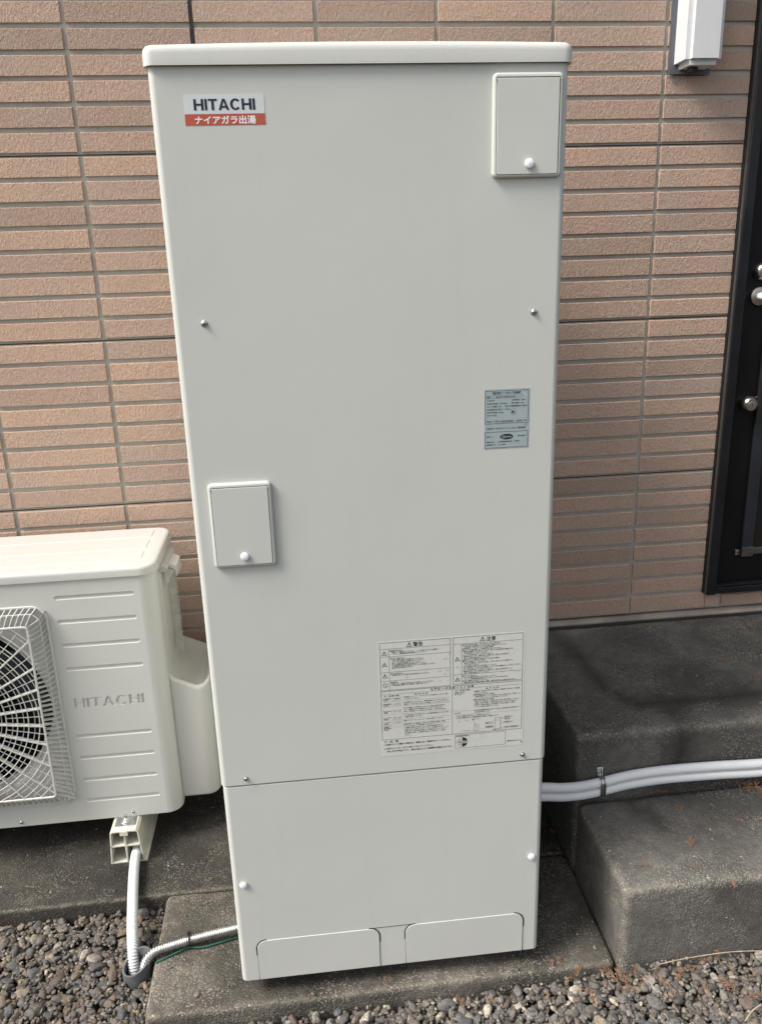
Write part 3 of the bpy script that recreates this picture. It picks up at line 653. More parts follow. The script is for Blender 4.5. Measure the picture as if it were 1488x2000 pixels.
it += [('r', 0.3235, 0.4545, z_, z_+0.00025) for z_ in (0.6895, 0.6785, 0.6610, 0.6490, 0.6400, 0.6340)]
it += para(0.3605, 0.6975, ['・必ず貯湯ユニット、ヒートポンプユニット内を満水にしてから、沸き', '上げを行ってください。', '', '・200V受電されているときに、漏電遮断器のテストボタンを押して、', '電源スイッチが「切」になることを確認し「入」にもどしてください。', '', '・逃し弁が湯あかやゴミ詰まりなどにより水漏れや作動不良を起こ', 'すと、配管漏れや安全を確保できなくなることがあります。', '・1年に2〜3回手動レバーを持ち上げて排出し、正常に湯水が出', '' , '・タンク内の湯あかなどを取りのぞくため取扱説明書に従ってタンク内', 'の掃除を実施してください。', '', '・循環アダプターのフィルターは、こまめに掃除してください。', '', '・湯の出が悪くなった場合は、お買い上げの販売店に依頼して貯湯', 'ユニットのストレーナを掃除してください。', '・ふろ配管の凍結防止のため、浴そうに残り湯を循環アダプター', '上端より5cm以上残しておいてください。外気温が下がると、ふろ', '配管に浴そうの湯を自動で循環させて凍結を防止します。浴そうに', '残り湯がない場合、ふろ配管の凍結防止はできません。ご注意く', 'ださい。'], 0.0030, 0.00400, 0.0940)
it += [T('長期間ご使用に', 0.4630, 0.6970, 0.0029, 0.021), T('ならない時', 0.4630, 0.6935, 0.0029, 0.0145), T('停止の時', 0.4630, 0.6520, 0.0029, 0.012)]
it += para(0.5005, 0.6975, ['・長期間(1ヶ月以上)使用しない場合は、機器状況に合わせて下記処置', 'を行ってください。', '[配管の凍結の恐れがない場合]', '取扱説明書記載の「タンクの排水のしかた」の項目に従い、貯湯ユニット', 'ト、ヒートポンプユニット内の水を抜いてください。', '[配管の凍結の恐れがある場合]', 'お買い上げの販売店、工事店に完全な水抜き作業を依頼してください。', '配管の一部に水が残り、凍結を完全に防止することはできません。', '・再使用される時はお買い上げの販売店、または工事店に、貯湯ユ', 'ニットへの給水を依頼してください。', '', '・停止の時は給湯栓を閉じておいてください。再び沸き上げる時タンク', '内の湯温が低下します。'], 0.0030, 0.00385, 0.0950)
it += [('r', 0.4630, 0.5950, 0.6560, 0.65625), ('r', 0.4630, 0.5950, 0.6475, 0.64775)]
it += para(0.4630, 0.6445, ['その他、配管やわかりにくい点がありましたら、', 'ただちに使用を中止して販売店又は工事店にご連絡ください。'], 0.0033, 0.0040, 0.092)
it += frame_bars(0.5015, 0.5115, 0.6085, 0.6245, 0.0003)+frame_bars(0.5040, 0.5085, 0.6165, 0.6220, 0.0003)+frame_bars(0.5045, 0.5080, 0.6095, 0.6130, 0.0003)+frame_bars(0.5440, 0.5555, 0.6095, 0.6350, 0.0004)
it += [('r', 0.5445, 0.5550, 0.6290, 0.6293), ('p', [(0.4995, 0.6335), (0.4998, 0.6337), (0.5060, 0.6222), (0.5057, 0.6220)]), T('電源スイッチ', 0.4975, 0.6355, 0.0026, 0.0155), T('テストボタン', 0.4805, 0.6110, 0.0026, 0.0155), ('r', 0.4965, 0.5040, 0.6109, 0.6112)]
for fx, fz, s, wd in ((0.5640, 0.6355, '操作カバー', 0.0155), (0.5640, 0.6310, '逃し弁', 0.0100), (0.5640, 0.6235, '前面カバー', 0.0155), (0.5250, 0.6245, '操作カバー', 0.0150), (0.5250, 0.6155, '漏電遮断器', 0.0155), (0.5640, 0.6120, '排水栓・非常用取水栓', 0.0275)):
    it += [T(s, fx+0.0006, fz, 0.0026, wd-0.0012)]+frame_bars(fx, fx+wd, fz-0.0016, fz+0.0022, 0.00025)
for a, b in (((0.5640, 0.6355), (0.5540, 0.6335)), ((0.5640, 0.6235), (0.5550, 0.6270)), ((0.5402, 0.6245), (0.5445, 0.6225)), ((0.5640, 0.6120), (0.5550, 0.6115)), ((0.5640, 0.6310), (0.5540, 0.6330)), ((0.5640, 0.6235), (0.5550, 0.6200))):
    it.append(('p', [(a[0], a[1]), (a[0], a[1]+0.0003), (b[0], b[1]+0.0003), (b[0], b[1])]))
it += [('r', 0.5390, 0.5610, 0.6080, 0.6084), ('r', 0.5400, 0.5460, 0.6086, 0.6092)]
it += [T('ご  注  意', 0.3230, 0.6010, 0.0046, 0.0280, 0.02), T('1. 前面カバーを開ける場合は、事前に必ず電源を切ってください。', 0.3222, 0.5945, 0.0040, 0.1330, 0.02), T('2. 操作カバーは、確実に閉じておいてください。', 0.3222, 0.5855, 0.0040, 0.0975, 0.02), T('閉じ方が不完全ですと、雨水の浸入により漏電等の原因になります。', 0.3288, 0.5790, 0.0040, 0.1300, 0.02)]
it += frame_bars(0.4640, 0.5660, 0.5725, 0.6030, 0.0005)+[T('(時間帯別電灯)', 0.4660, 0.6000, 0.0030, 0.0270), T('880054371A', 0.5700, 0.5795, 0.0042, 0.0285, 0.005), ('p', disc(0.5985, 0.5752, 0.0014, 0.0014, 14))]
it += ring(0.4785, 0.5860, 0.0108, 0.0004)
half = [(0.4785+0.0106*math.cos(math.radians(a)), 0.5860+0.0106*math.sin(math.radians(a))) for a in range(15, 91, 6)]+[(0.4785, 0.5888)]
it.append(('p', half)); half2 = [(0.4785, 0.5832)]+[(0.4785+0.0106*math.cos(math.radians(a)), 0.5860+0.0106*math.sin(math.radians(a))) for a in range(-90, -14, 6)]
it.append(('p', half2)); it += [T('電気温水器', 0.4700, 0.5862, 0.0032, 0.0170, 0.02), T('お知らせ', 0.4715, 0.5910, 0.0026, 0.0065), T('契約', 0.4725, 0.5815, 0.0026, 0.0055)]
print_mesh('lettering', it, -0.0006, 'ink', wlb)
sm = []
for sx_, sz_ in ((0.4455, 0.7725), (0.4490, 0.7480), (0.4445, 0.7400), (0.4350, 0.7470), (0.3710, 0.7400), (0.4350, 0.7255), (0.4500, 0.7255), (0.5750, 0.7400), (0.5900, 0.7335), (0.4720, 0.6330), (0.4880, 0.6335), (0.4690, 0.7520), (0.4200, 0.6720)):
    n = 14; ra = random.uniform(.0022, .0045); rb = random.uniform(.0012, .0022)
    sm.append([('p', [(sx_+ra*math.cos(2*math.pi*i/n)*random.uniform(.8, 1.1), sz_+rb*math.sin(2*math.pi*i/n)*random.uniform(.8, 1.1)) for i in range(n)])])
for q in sm: print_mesh('smudge', q, -0.00045, 'smudge', wlb)
bpy.data.objects.remove(_to); bpy.data.curves.remove(_tc)

# ------------------------------------------------------------------ heat pump unit
AX0, AX1, AY0, AY1, AZ0, AZ1 = -1.025, -0.178, 0.520, 0.825, 0.1015, 0.788
hp = empty('heat_pump_unit', (-0.60, 0.67, 0.10)); tag(hp, 'cream heat pump outdoor unit with round fan grille on resin feet', 'heat pump')
GX, GZ, GH = -0.725, 0.447, 0.2785                      # grille centre and half size
PX, CR = -0.2175, 0.0385                                 # where the flat front ends, corner radius
def ray_rect(cx, cz, a, x0, x1, z0, z1):
    dx, dz = math.cos(a), math.sin(a); t = 1e9
    if dx > 1e-9: t = min(t, (x1-cx)/dx)
    if dx < -1e-9: t = min(t, (x0-cx)/dx)
    if dz > 1e-9: t = min(t, (z1-cz)/dz)
    if dz < -1e-9: t = min(t, (z0-cz)/dz)
    return cx+dx*t, cz+dz*t
bm = bmesh.new()
XS = -0.4350
angs = sorted(set([2*math.pi*i/96 for i in range(96)]+[math.atan2(z_-GZ, x_-GX) % (2*math.pi) for x_ in (AX0, XS) for z_ in (AZ0, AZ1)]))
out_ = [ray_rect(GX, GZ, a, AX0, XS, AZ0, AZ1) for a in angs]; FR = 0.262
cir = [(GX+FR*math.cos(a), GZ+FR*math.sin(a)) for a in angs]; ci2 = [(GX+(FR-0.018)*math.cos(a), GZ+(FR-0.018)*math.sin(a)) for a in angs]
loops_mesh(bm, [[(a, AY0, b) for a, b in out_], [(a, AY0, b) for a, b in cir], [(a, AY0+0.006, b) for a, b in [(GX+(FR-.008)*math.cos(q), GZ+(FR-.008)*math.sin(q)) for q in angs]], [(a, AY0+0.045, b) for a, b in ci2]], False, False)
gz = [0.743, 0.679, 0.6145, 0.549, 0.356, 0.292, 0.226, 0.1625]
bands = []; prev = AZ0
for z_ in sorted(gz): bands.append((prev, z_-0.016, None)); bands.append((z_-0.016, z_+0.016, z_)); prev = z_+0.016
bands.append((prev, AZ1, None))
def capsule(x0, x1, zc, r, n=8):
    return [(x1-r+r*math.cos(math.radians(-90+180*i/n)), zc+r*math.sin(math.radians(-90+180*i/n))) for i in range(n+1)]+[(x0+r+r*math.cos(math.radians(90+180*i/n)), zc+r*math.sin(math.radians(90+180*i/n))) for i in range(n+1)]
for za, zb, zc in bands:
    if zb-za < 1e-5: continue
    if zc is None:
        if abs(za-0.372) < 1e-4 and abs(zb-0.533) < 1e-4: continue
        bm.faces.new([bm.verts.new(q) for q in ((XS, AY0, za), (PX, AY0, za), (PX, AY0, zb), (XS, AY0, zb))]); continue
    cp = capsule(-0.4225, -0.2315, zc, 0.0056); o_ = []
    for a, b in cp:                                       # matching outline on the cell's border
        if a >= -0.2315-0.0057: 
            o_.append((PX, b) if abs(b-zc) < 0.0050 else (PX, za if b < zc else zb))
        else:
            o_.append((XS, b) if abs(b-zc) < 0.0050 else (XS, za if b < zc else zb))
    OV = [bm.verts.new((a, AY0, b)) for a, b in o_]; n = len(cp)
    def lp(d, y_): return [bm.verts.new((a, AY0+y_, b)) for a, b in (inset(cp, d) if d else cp)]
    C0, C1, C2 = lp(0, 0), lp(0.0012, 0.0022), lp(0.0024, 0.0026)
    for A_, B_ in ((OV, C0), (C0, C1), (C1, C2)):
        for i in range(n):
            q = [A_[i], A_[(i+1) % n], B_[(i+1) % n], B_[i]]
            if (q[0].co-q[1].co).length < 1e-7: q = q[1:]
            bm.faces.new(q)
    bm.faces.new(C2)
# rounded right-hand front corner, sloping step-back, right side
pr = [(PX+CR*math.sin(t), AY0+CR*(1-math.cos(t))) for t in np.linspace(0, math.pi/2, 9)]
pr += [(PX+CR, AY0+0.062), (PX+CR-0.002, AY0+0.063), (PX+CR-0.002, AY0+0.066), (PX+CR, AY0+0.067), (PX+CR, AY0+0.082), (PX+CR-0.002, AY0+0.083), (PX+CR-0.002, AY0+0.086), (PX+CR, AY0+0.087), (PX+CR, AY1), (AX0, AY1), (AX0, AY0)]
lo = [bm.verts.new((a, b, AZ0)) for a, b in pr]; hi = [bm.verts.new((a, b, AZ1)) for a, b in pr]
for i in range(len(pr)-1): bm.faces.new((lo[i], lo[i+1], hi[i+1], hi[i]))
bm.faces.new(lo[::-1]); bm.faces.new(hi)
bmesh.ops.remove_doubles(bm, verts=bm.verts, dist=1e-6)
bm_obj('casing', bm, 'pump', hp, 35, True)
bm = bmesh.new(); n = 48
loops_mesh(bm, [[(GX+r_*math.cos(2*math.pi*i/n), y_, GZ+r_*math.sin(2*math.pi*i/n)) for i in range(n)] for r_, y_ in ((0.2445, AY0+0.0445), (0.262, AY0+0.07), (0.262, 0.70))], False, True)
bm_obj('fan_well', bm, 'well', hp, 40)
fan = lathe('fan', [(0.05, 0), (0.058, 0.01), (0.058, 0.05), (0.03, 0.056)], (GX, 0.64, GZ), (0, -1, 0), 'white_fan', hp, 24)
for q in range(3):
    bm = bmesh.new(); A_ = []
    for i in range(9):
        a = math.radians(q*120+10+i*9)
        A_.append([bm.verts.new((GX+r_*math.cos(a-0.25*j), 0.635-0.05*(i/8)-0.008*j, GZ+r_*math.sin(a-0.25*j))) for j, r_ in enumerate((0.056, 0.12, 0.18, 0.232))])
    for a, b in zip(A_, A_[1:]):
        for j in range(3): bm.faces.new((a[j], a[j+1], b[j+1], b[j]))
    o = bm_obj('blade', bm, 'white_fan', fan, 60); md = o.modifiers.new('thick', 'SOLIDIFY'); md.thickness = 0.003
# grille: cage in front of the fan
gr = empty('fan_grille', Vector((GX, AY0, GZ))-root_loc(hp)); gr.parent = hp
IH = 0.2405; GYF = AY0-0.034
bm = bmesh.new()
tube(bm, [(a, AY0-0.0025, b) for a, b in rr(GX-GH, GX+GH, GZ-GH, GZ+GH, 0.035, 8)], 0.0035, 6, True)
tube(bm, [(a, AY0-0.018, b) for a, b in rr(GX-GH+0.012, GX+GH-0.012, GZ-GH+0.012, GZ+GH-0.012, 0.026, 6)], 0.0017, 6, True)
tube(bm, [(a, GYF, b) for a, b in rr(GX-IH, GX+IH, GZ-IH, GZ+IH, 0.010, 4)], 0.0030, 6, True)
bm_obj('frame', bm, 'pump', gr, 50)
bm = bmesh.new()
def fin(p0, p1, p2, t):                                       # bent thin fin from the outer rim to the inner frame
    t = Vector(t); d = Vector((0, 0.010, 0)); quad = []
    for a, b in ((p0, p1), (p1, p2)):
        a, b = Vector(a), Vector(b)
        vs = [bm.verts.new(q) for q in (a-t, b-t, b+d-t, a+d-t, a+t, b+t, b+d+t, a+d+t)]
        for f in ((0, 1, 2, 3), (7, 6, 5, 4), (0, 4, 5, 1), (3, 2, 6, 7), (0, 3, 7, 4), (1, 5, 6, 2)): bm.faces.new([vs[i] for i in f])
nf = 38
for i in range(nf):
    u_ = -IH+0.004+(2*IH-0.008)*i/(nf-1); ko = (GH-0.004)/IH
    for sx in (-1, 1):
        fin((GX+sx*(GH-0.001), AY0-0.006, GZ+u_*ko-0.004), (GX+sx*(GH-0.014), AY0-0.024, GZ+u_*1.06), (GX+sx*IH, GYF, GZ+u_+0.002), (0, 0, 0.0010))
        fin((GX+u_*ko-0.01, AY0-0.006, GZ+sx*(GH-0.001)), (GX+u_*1.06-0.003, AY0-0.024, GZ+sx*(GH-0.014)), (GX+u_, GYF, GZ+sx*IH), (0.0010, 0, 0))
tag(bm_obj('edge_fins', bm, 'pump', gr), kind='stuff')
lathe('hub', [(0.045, 0.0), (0.047, 0.004), (0.047, 0.010), (0.040, 0.013), (0.001, 0.014)], (GX, GYF+0.010, GZ), (0, -1, 0), 'pump', gr, 32)
def clip_runs(pts):
    run = []; runs = []
    for p_ in pts:
        if abs(p_[0]-GX) < IH-0.001 and abs(p_[2]-GZ) < IH-0.001: run.append(p_)
        else:
            if len(run) > 2: runs.append(run)
            run = []
    if len(run) > 2: runs.append(run)
    return runs
for k in range(1, 22):
    r_ = 0.048+0.0132*k
    a0 = math.radians(45) if r_ > IH else 0                  # open the loop where it leaves the frame
    pts = []
    n = 180
    for i in range(n+1):
        a = 2*math.pi*i/n + (math.radians(0) if r_ < IH else 0)
        pts.append((GX+r_*math.cos(a), GYF+(0.0 if k % 2 == 0 else 0.006), GZ+r_*math.sin(a)))
    if r_ < IH-0.002:
        bm = bmesh.new(); tube(bm, pts[:-1:2], 0.0014 if k % 2 == 0 else 0.0011, 5, True); bm_obj('ring', bm, 'pump', gr, 60)
    else:
        runs = clip_runs(pts)
        if len(runs) > 1 and abs(runs[0][0][2]-runs[-1][-1][2]) < 1e-6 and runs[0][0][0] > GX: runs[0] = runs[-1]+runs[0][1:]; runs.pop()
        for rn in runs: bm = bmesh.new(); tube(bm, rn, 0.0012, 5); bm_obj('ring_arc', bm, 'pump', gr, 60)
for k in range(30):
    a = math.radians(4.2+12*k); e = ray_rect(GX, GZ, a, GX-IH, GX+IH, GZ-IH, GZ+IH); s_ = (GX+0.046*math.cos(a), GZ+0.046*math.sin(a))
    d = Vector((-math.sin(a), 0, math.cos(a)))*0.0016; bm = bmesh.new()
    vs = [bm.verts.new(Vector(q)+d*sg) for q in ((s_[0], GYF-0.002, s_[1]), (e[0], GYF-0.002, e[1]), (e[0], GYF+0.009, e[1]), (s_[0], GYF+0.009, s_[1])) for sg in (-1, 1)]
    for f in ((0, 2, 4, 6), (7, 5, 3, 1), (0, 1, 3, 2), (2, 3, 5, 4), (4, 5, 7, 6), (6, 7, 1, 0)): bm.faces.new([vs[i] for i in f])
    bm_obj('spoke', bm, 'pump', gr)
    a2 = a+math.radians(6); e = ray_rect(GX, GZ, a2, GX-IH, GX+IH, GZ-IH, GZ+IH); s_ = (GX+0.152*math.cos(a2), GZ+0.152*math.sin(a2))
    bm = bmesh.new(); tube(bm, [(s_[0], GYF+0.005, s_[1]), (e[0], GYF+0.005, e[1])], 0.0013, 4); bm_obj('thin_spoke', bm, 'pump', gr)
# engraved brand panel, flush with the casing
from mathutils.geometry import delaunay_2d_cdt
polys = hitachi(-0.4135, -0.2395, 0.4385, 0.4655); bz = (0.372, 0.533)
vv = [Vector(q) for q in ((XS, bz[0]), (PX, bz[0]), (PX, bz[1]), (XS, bz[1]))]; ff = []
for q in polys: ff.append(list(range(len(vv), len(vv)+len(q)))); vv += [Vector(c_) for c_ in q]
ov, oe, of, _, _, ofo = delaunay_2d_cdt(vv, [(0, 1), (1, 2), (2, 3), (3, 0)], ff, 0, 1e-6)
bm = bmesh.new(); topv = [bm.verts.new((c_[0], AY0, c_[1])) for c_ in ov]; lowv = {}
def low(i):
    if i not in lowv: lowv[i] = bm.verts.new((ov[i][0], AY0+0.0026, ov[i][1]))
    return lowv[i]
cnt = {}
for f, o_ in zip(of, ofo):
    inn = len(o_) > 0
    bm.faces.new([low(i) if inn else topv[i] for i in f])
    for i in range(len(f)): cnt.setdefault(tuple(sorted((f[i], f[(i+1) % len(f)]))), []).append(inn)
for (i, j), l_ in cnt.items():
    if len(l_) == 2 and l_[0] != l_[1]: bm.faces.new((topv[i], topv[j], low(j), low(i)))
bmesh.ops.delete(bm, geom=[v for v in bm.verts if not v.link_faces], context='VERTS')
bm_obj('engraved_brand_panel', bm, 'pump', hp)
# lid
bm = bmesh.new(); loops = []
for ins, z_ in ((0.003, 0.7895), (0.0, 0.7890), (0.0, 0.8030), (0.0014, 0.8085), (0.0048, 0.8118), (0.012, 0.8135), (0.035, 0.8140)):
    loops.append([(a, b, z_) for a, b in rr(AX0-0.004+ins, AX1+0.0055-ins, AY0-0.0045+ins, AY1+0.004-ins, 0.044-ins*0.8, 8)])
loops_mesh(bm, loops); lid = bm_obj('top_lid', bm, 'pumplid', hp, 50, True)
for yb_ in ((0.566, 0.628), (0.648, 0.716), (0.738, 0.795)):
    bm = bmesh.new()
    xa, xb = -0.98, -0.214
    loops_mesh(bm, [[(a, b, 0.8138) for a, b in rr(xa, xb, yb_[0], yb_[1], 0.006, 3)], [(a, b, 0.8152) for a, b in rr(xa+.0016, xb-.0016, yb_[0]+.0016, yb_[1]-.0016, 0.005, 3)]])
    bm_obj('pressed_panel', bm, 'pumplid', lid, 20)
for y_ in (0.572, 0.775): lathe('screw', [(0.0045, 0), (0.0045, 0.001), (0.0035, 0.0028), (0.001, 0.0035)], (AX1+0.0055, y_, 0.7965), (1, 0, 0), 'zinc', lid, 12)
for x_ in (-0.596, -0.3085, -0.88): screw(hp, x_, AY0, 0.1145, 0.0042)
# right side: bracket, clear sheet, valve cover
bm = bmesh.new()
pf = [(-0.178, 0.786), (-0.160, 0.780), (-0.158, 0.772), (-0.160, 0.768), (-0.178, 0.768)]
loops_mesh(bm, [[(a, y_, b) for a, b in pf] for y_ in (0.585, 0.735)])
pf = [(-0.159, 0.778), (-0.140, 0.768), (-0.1385, 0.742), (-0.1425, 0.742), (-0.1440, 0.760), (-0.159, 0.7675)]
loops_mesh(bm, [[(a, y_, b) for a, b in pf] for y_ in (0.622, 0.700)])
pf = [(-0.170, 0.764), (-0.146, 0.757), (-0.165, 0.722), (-0.170, 0.722)]
loops_mesh(bm, [[(a, y_, b) for a, b in pf] for y_ in (0.622, 0.626)])
bm_obj('sensor_bracket', bm, 'cover', hp)
box('clear_sheet', (-0.1775, -0.1545, 0.7000, 0.7012, 0.482, 0.752), 'clear', hp)
bm = bmesh.new(); nx, ny = 18, 18; VX0, VX1, VY0, VY1, VZ = -0.1860, -0.0775, 0.556, 0.800, 0.118
pl = rr(VX0, VX1, VY0, VY1, 0.02, 8, (0.016, 0.036, 0.03, 0.016))
def vtop(x_, y_):
    s = min(1.05, max(0.0, (-0.100-x_)/0.078)); e = max(0, (x_+0.100)/0.0165)
    return 0.453+0.042*s**3.2+0.010*e*e+0.010*(y_-VY0)/0.244
def ring_at(ins, zf): return [(a, b, zf(a, b)) for a, b in inset(pl, ins)]
loops = [ring_at(0.008, lambda a, b: VZ), ring_at(0.002, lambda a, b: VZ+0.002), ring_at(0.0, lambda a, b: VZ+0.008), ring_at(0.0, lambda a, b: 0.30), ring_at(0.0, lambda a, b: vtop(a, b)-0.014), ring_at(0.0009, lambda a, b: vtop(a, b)-0.0085), ring_at(0.0032, lambda a, b: vtop(a, b)-0.0038), ring_at(0.0068, lambda a, b: vtop(a, b)-0.0008), ring_at(0.0110, lambda a, b: vtop(a, b)-0.0006), ring_at(0.0150, lambda a, b: vtop(a, b)-0.003)]
cxp, cyp = (VX0+VX1)/2, (VY0+VY1)/2
for t in (0.80, 0.7, 0.5, 0.3, 0.12): loops.append([(cxp+(a-cxp)*t*0.9, cyp+(b-cyp)*t*0.92, vtop(cxp+(a-cxp)*t*0.9, cyp+(b-cyp)*t*0.92)-0.003-0.008*(1-t*t)) for a, b in pl])
loops_mesh(bm, loops); bm_obj('valve_cover', bm, 'cover', hp, 60)

# ------------------------------------------------------------------ resin feet under the heat pump
def make_foot(xc, label):
    ft = empty('resin_foot', (xc, 0.63, 0.0)); tag(ft, label, 'mounting foot', 'resin feet under the heat pump')
    y0, y1 = 0.462, 0.810; bm = bmesh.new(); t = 0.0035
    B = 0.0435; Tq = 0.0365; H = 0.0995
    def ext(pts): loops_mesh(bm, [[(xc+a, y_, b) for a, b in pts] for y_ in (y0, y1)])
    ext([(-B, 0.001), (-B+t, 0.001), (-Tq+t, H-0.006), (-Tq+0.008, H-t), (-Tq+0.006, H), (-Tq, H-0.006)])
    ext([(B, 0.001), (Tq, H-0.006), (Tq-0.006, H), (Tq-0.008, H-t), (Tq-t, H-0.006), (B-t, 0.001)])
    ext([(-Tq+0.008, H-t), (Tq-0.008, H-t), (Tq-0.006, H), (-Tq+0.006, H)])
    ext([(-0.0395, 0.052), (-0.0018, 0.052), (-0.0018, 0.0555), (-0.0395, 0.0555)]); ext([(0.0018, 0.052), (0.0392, 0.052), (0.0392, 0.0555), (0.0018, 0.0555)])
    ext([(-0.0017, 0.004), (0.0017, 0.004), (0.0017, H-t), (-0.0017, H-t)]); ext([(-B+t, 0.001), (B-t, 0.001), (B-t, 0.0038), (-B+t, 0.0038)])
    bm_obj('channel', bm, 'resin', ft)
    bm = bmesh.new()
    loops_mesh(bm, [[(xc+a, y_, b) for a, b in [(B, 0.001), (B+0.0075, 0.001), (B+0.0075, 0.0045), (B-0.0005, 0.0045)]] for y_ in (y0, y1)])
    bm_obj('base_flange', bm, 'resin', ft)
    bm = bmesh.new(); add_box(bm, xc-0.010, xc+0.010, y0-0.003, y0+0.003, H-0.012, H+0.0005); bm_obj('end_clip', bm, 'resin', ft)
    mp = box('mounting_plate', (xc-0.0265, xc+0.0265, y0+0.020, y0+0.100, H+0.0003, H+0.0022), 'zinc', ft, 0.0006)
    lathe('washer', [(0.013, 0), (0.013, 0.0018), (0.0125, 0.002)], (xc, y0+0.040, H+0.0023), (0, 0, 1), 'steel', mp, 24)
    lathe('nut', [(0.0085, 0), (0.0085, 0.006), (0.0078, 0.007)], (xc, y0+0.040, H+0.0043), (0, 0, 1), 'steel', mp, 6, 20)
    bm = bmesh.new(); add_box(bm, xc-0.024, xc-0.0155, y0+0.026, y0+0.034, H+0.0023, H+0.0050); bm_obj('raised_tab', bm, 'steel', mp)
    bm = bmesh.new(); add_box(bm, xc+0.0155, xc+0.024, y0+0.026, y0+0.034, H+0.0023, H+0.0050); bm_obj('raised_tab', bm, 'steel', mp)
    lathe('bolt', [(0.0042, 0), (0.0042, 0.010), (0.003, 0.012)], (xc, y0+0.040, H+0.0095), (0, 0, 1), 'steel', mp, 12)
make_foot(-0.3240, 'hollow cream resin foot with bolted plate under the heat pump, white conduit in it')
make_foot(-0.885, 'hollow cream resin foot under the fan end of the heat pump')

# ------------------------------------------------------------------ conduits at the pad
def corrugated(name, pts, r0, r1, pitch, mat, label, cat):
    path = spline(pts, pitch/4); rad = [r1 if (i % 4) in (0, 1) else r0 for i in range(len(path))]
    bm = bmesh.new(); tube(bm, path, rad, 14); o = bm_obj(name, bm, mat, None, 70); tag(o, label, cat); return o
corrugated('white_conduit', [(-0.306, 0.60, 0.022), (-0.302, 0.50, 0.024), (-0.299, 0.43, 0.022), (-0.288, 0.34, 0.018), (-0.272, 0.235, 0.012), (-0.262, 0.175, 0.000), (-0.2585, 0.148, -0.035), (-0.258, 0.143, -0.075)], 0.0112, 0.0132, 0.0058, 'pf',
           'white ribbed plastic conduit from resin foot to the grey ground pipe', 'conduit')
corrugated('steel_conduit', [(0.16, 0.185, 0.026), (0.04, 0.176, 0.028), (-0.03, 0.166, 0.0270), (-0.10, 0.160, 0.0215), (-0.165, 0.149, 0.0175), (-0.205, 0.138, 0.0150), (-0.224, 0.128, 0.000), (-0.2300, 0.125, -0.030), (-0.231, 0.125, -0.075)], 0.0092, 0.0116, 0.0054, 'steel',
           'shiny ribbed steel conduit running across the pad under the tank', 'conduit')
bm = bmesh.new(); tube(bm, spline([(0.06, 0.170, 0.008), (-0.02, 0.162, 0.006), (-0.075, 0.1500, 0.0050), (-0.105, 0.1455, 0.0055), (-0.132, 0.148, 0.0065), (-0.160, 0.1370, 0.0045), (-0.185, 0.126, 0.0030), (-0.206, 0.117, 0.0020)], 0.006), 0.0018, 8)
tag(bm_obj('earth_wire', bm, 'green', None, 60), 'thin green earth wire tied beneath the steel conduit', 'wire')
bm = bmesh.new(); c0 = Vector((-0.128, 0.1555, 0.0195)); ax = Vector((1, 0.12, 0.06)).normalized(); u_ = Vector((0, 1, 0)); u_ = (u_-ax*u_.dot(ax)).normalized(); v_ = ax.cross(u_)
ro = [[c0+ax*s+(u_*math.cos(a)*1.08+v_*math.sin(a))*0.0132*k for a in [2*math.pi*i/20 for i in range(20)]] for s, k in ((-0.0022, 0.9), (-0.0022, 1.05), (0.0022, 1.05), (0.0022, 0.9))]
loops_mesh(bm, ro, False, False); add_box(bm, c0.x-0.0035, c0.x+0.0035, c0.y+0.001, c0.y+0.006, c0.z+0.012, c0.z+0.021)
tag(bm_obj('cable_tie', bm, 'black'), 'black cable tie round the steel conduit', 'cable tie')
bm = bmesh.new(); n = 36; PCX, PCY = -0.2475, 0.135; ro_, ri_ = 0.0335, 0.0285
def tilt(a): return -0.004+0.016*math.cos(a-math.radians(25))
A_ = [[(PCX+r_*math.cos(2*math.pi*i/n), PCY+r_*math.sin(2*math.pi*i/n), z_ if z_ is not None else tilt(2*math.pi*i/n)) for i in range(n)] for r_, z_ in ((ro_, -0.09), (ro_, None), (ri_, None), (ri_, -0.09))]
loops_mesh(bm, A_, False, True)
tag(bm_obj('ground_pipe', bm, 'pvc', None, 35), 'short grey plastic pipe end standing in the gravel beside the pad', 'pipe')

# ------------------------------------------------------------------ white pipes along the porch
PR, PY = 0.0122, 0.2655
axis_pts = [(0.66, 0.249), (0.740, 0.2440), (0.789, 0.2375), (0.842, 0.2380), (0.894, 0.2450), (0.959, 0.2555), (1.051, 0.2605), (1.185, 0.2580), (1.305, 0.2530), (1.6, 0.248), (2.45, 0.245)]
for dz_, lb in ((0.0121, 'upper of two white pipes clamped along the porch riser'), (-0.0125, 'lower of two white pipes clamped along the porch riser')):
    bm = bmesh.new(); tube(bm, spline([(a, PY, c_+dz_) for a, c_ in axis_pts], 0.012), PR, 18)
    tag(bm_obj('white_pipe', bm, 'whitepipe', None, 60), lb, 'pipe')
CZ = 0.2437
cl = empty('pipe_clamp', (0.886, PY, CZ)); tag(cl, 'stainless steel saddle clamp holding the two white pipes', 'clamp')
bm = bmesh.new(); R_ = PR+0.0014
prof = [(0.2790, CZ+0.046), (0.2785, CZ+0.031)]+[(PY+R_*math.cos(math.radians(a)), CZ+0.0121+R_*math.sin(math.radians(a))) for a in range(50, 181, 13)]+[(PY+R_*math.cos(math.radians(a)), CZ-0.0125+R_*math.sin(math.radians(a))) for a in range(180, 311, 13)]
for x0_, x1_, off in ((-0.0070, -0.0045, 0.0), (-0.0045, -0.0035, 0.0012), (-0.0035, 0.0035, 0.0), (0.0035, 0.0045, 0.0012), (0.0045, 0.0070, 0.0)):
    a = [bm.verts.new((0.886+x0_, y_-off, z_)) for y_, z_ in prof]; b = [bm.verts.new((0.886+x1_, y_-off, z_)) for y_, z_ in prof]
    for i in range(len(prof)-1): bm.faces.new((a[i], b[i], b[i+1], a[i+1]))
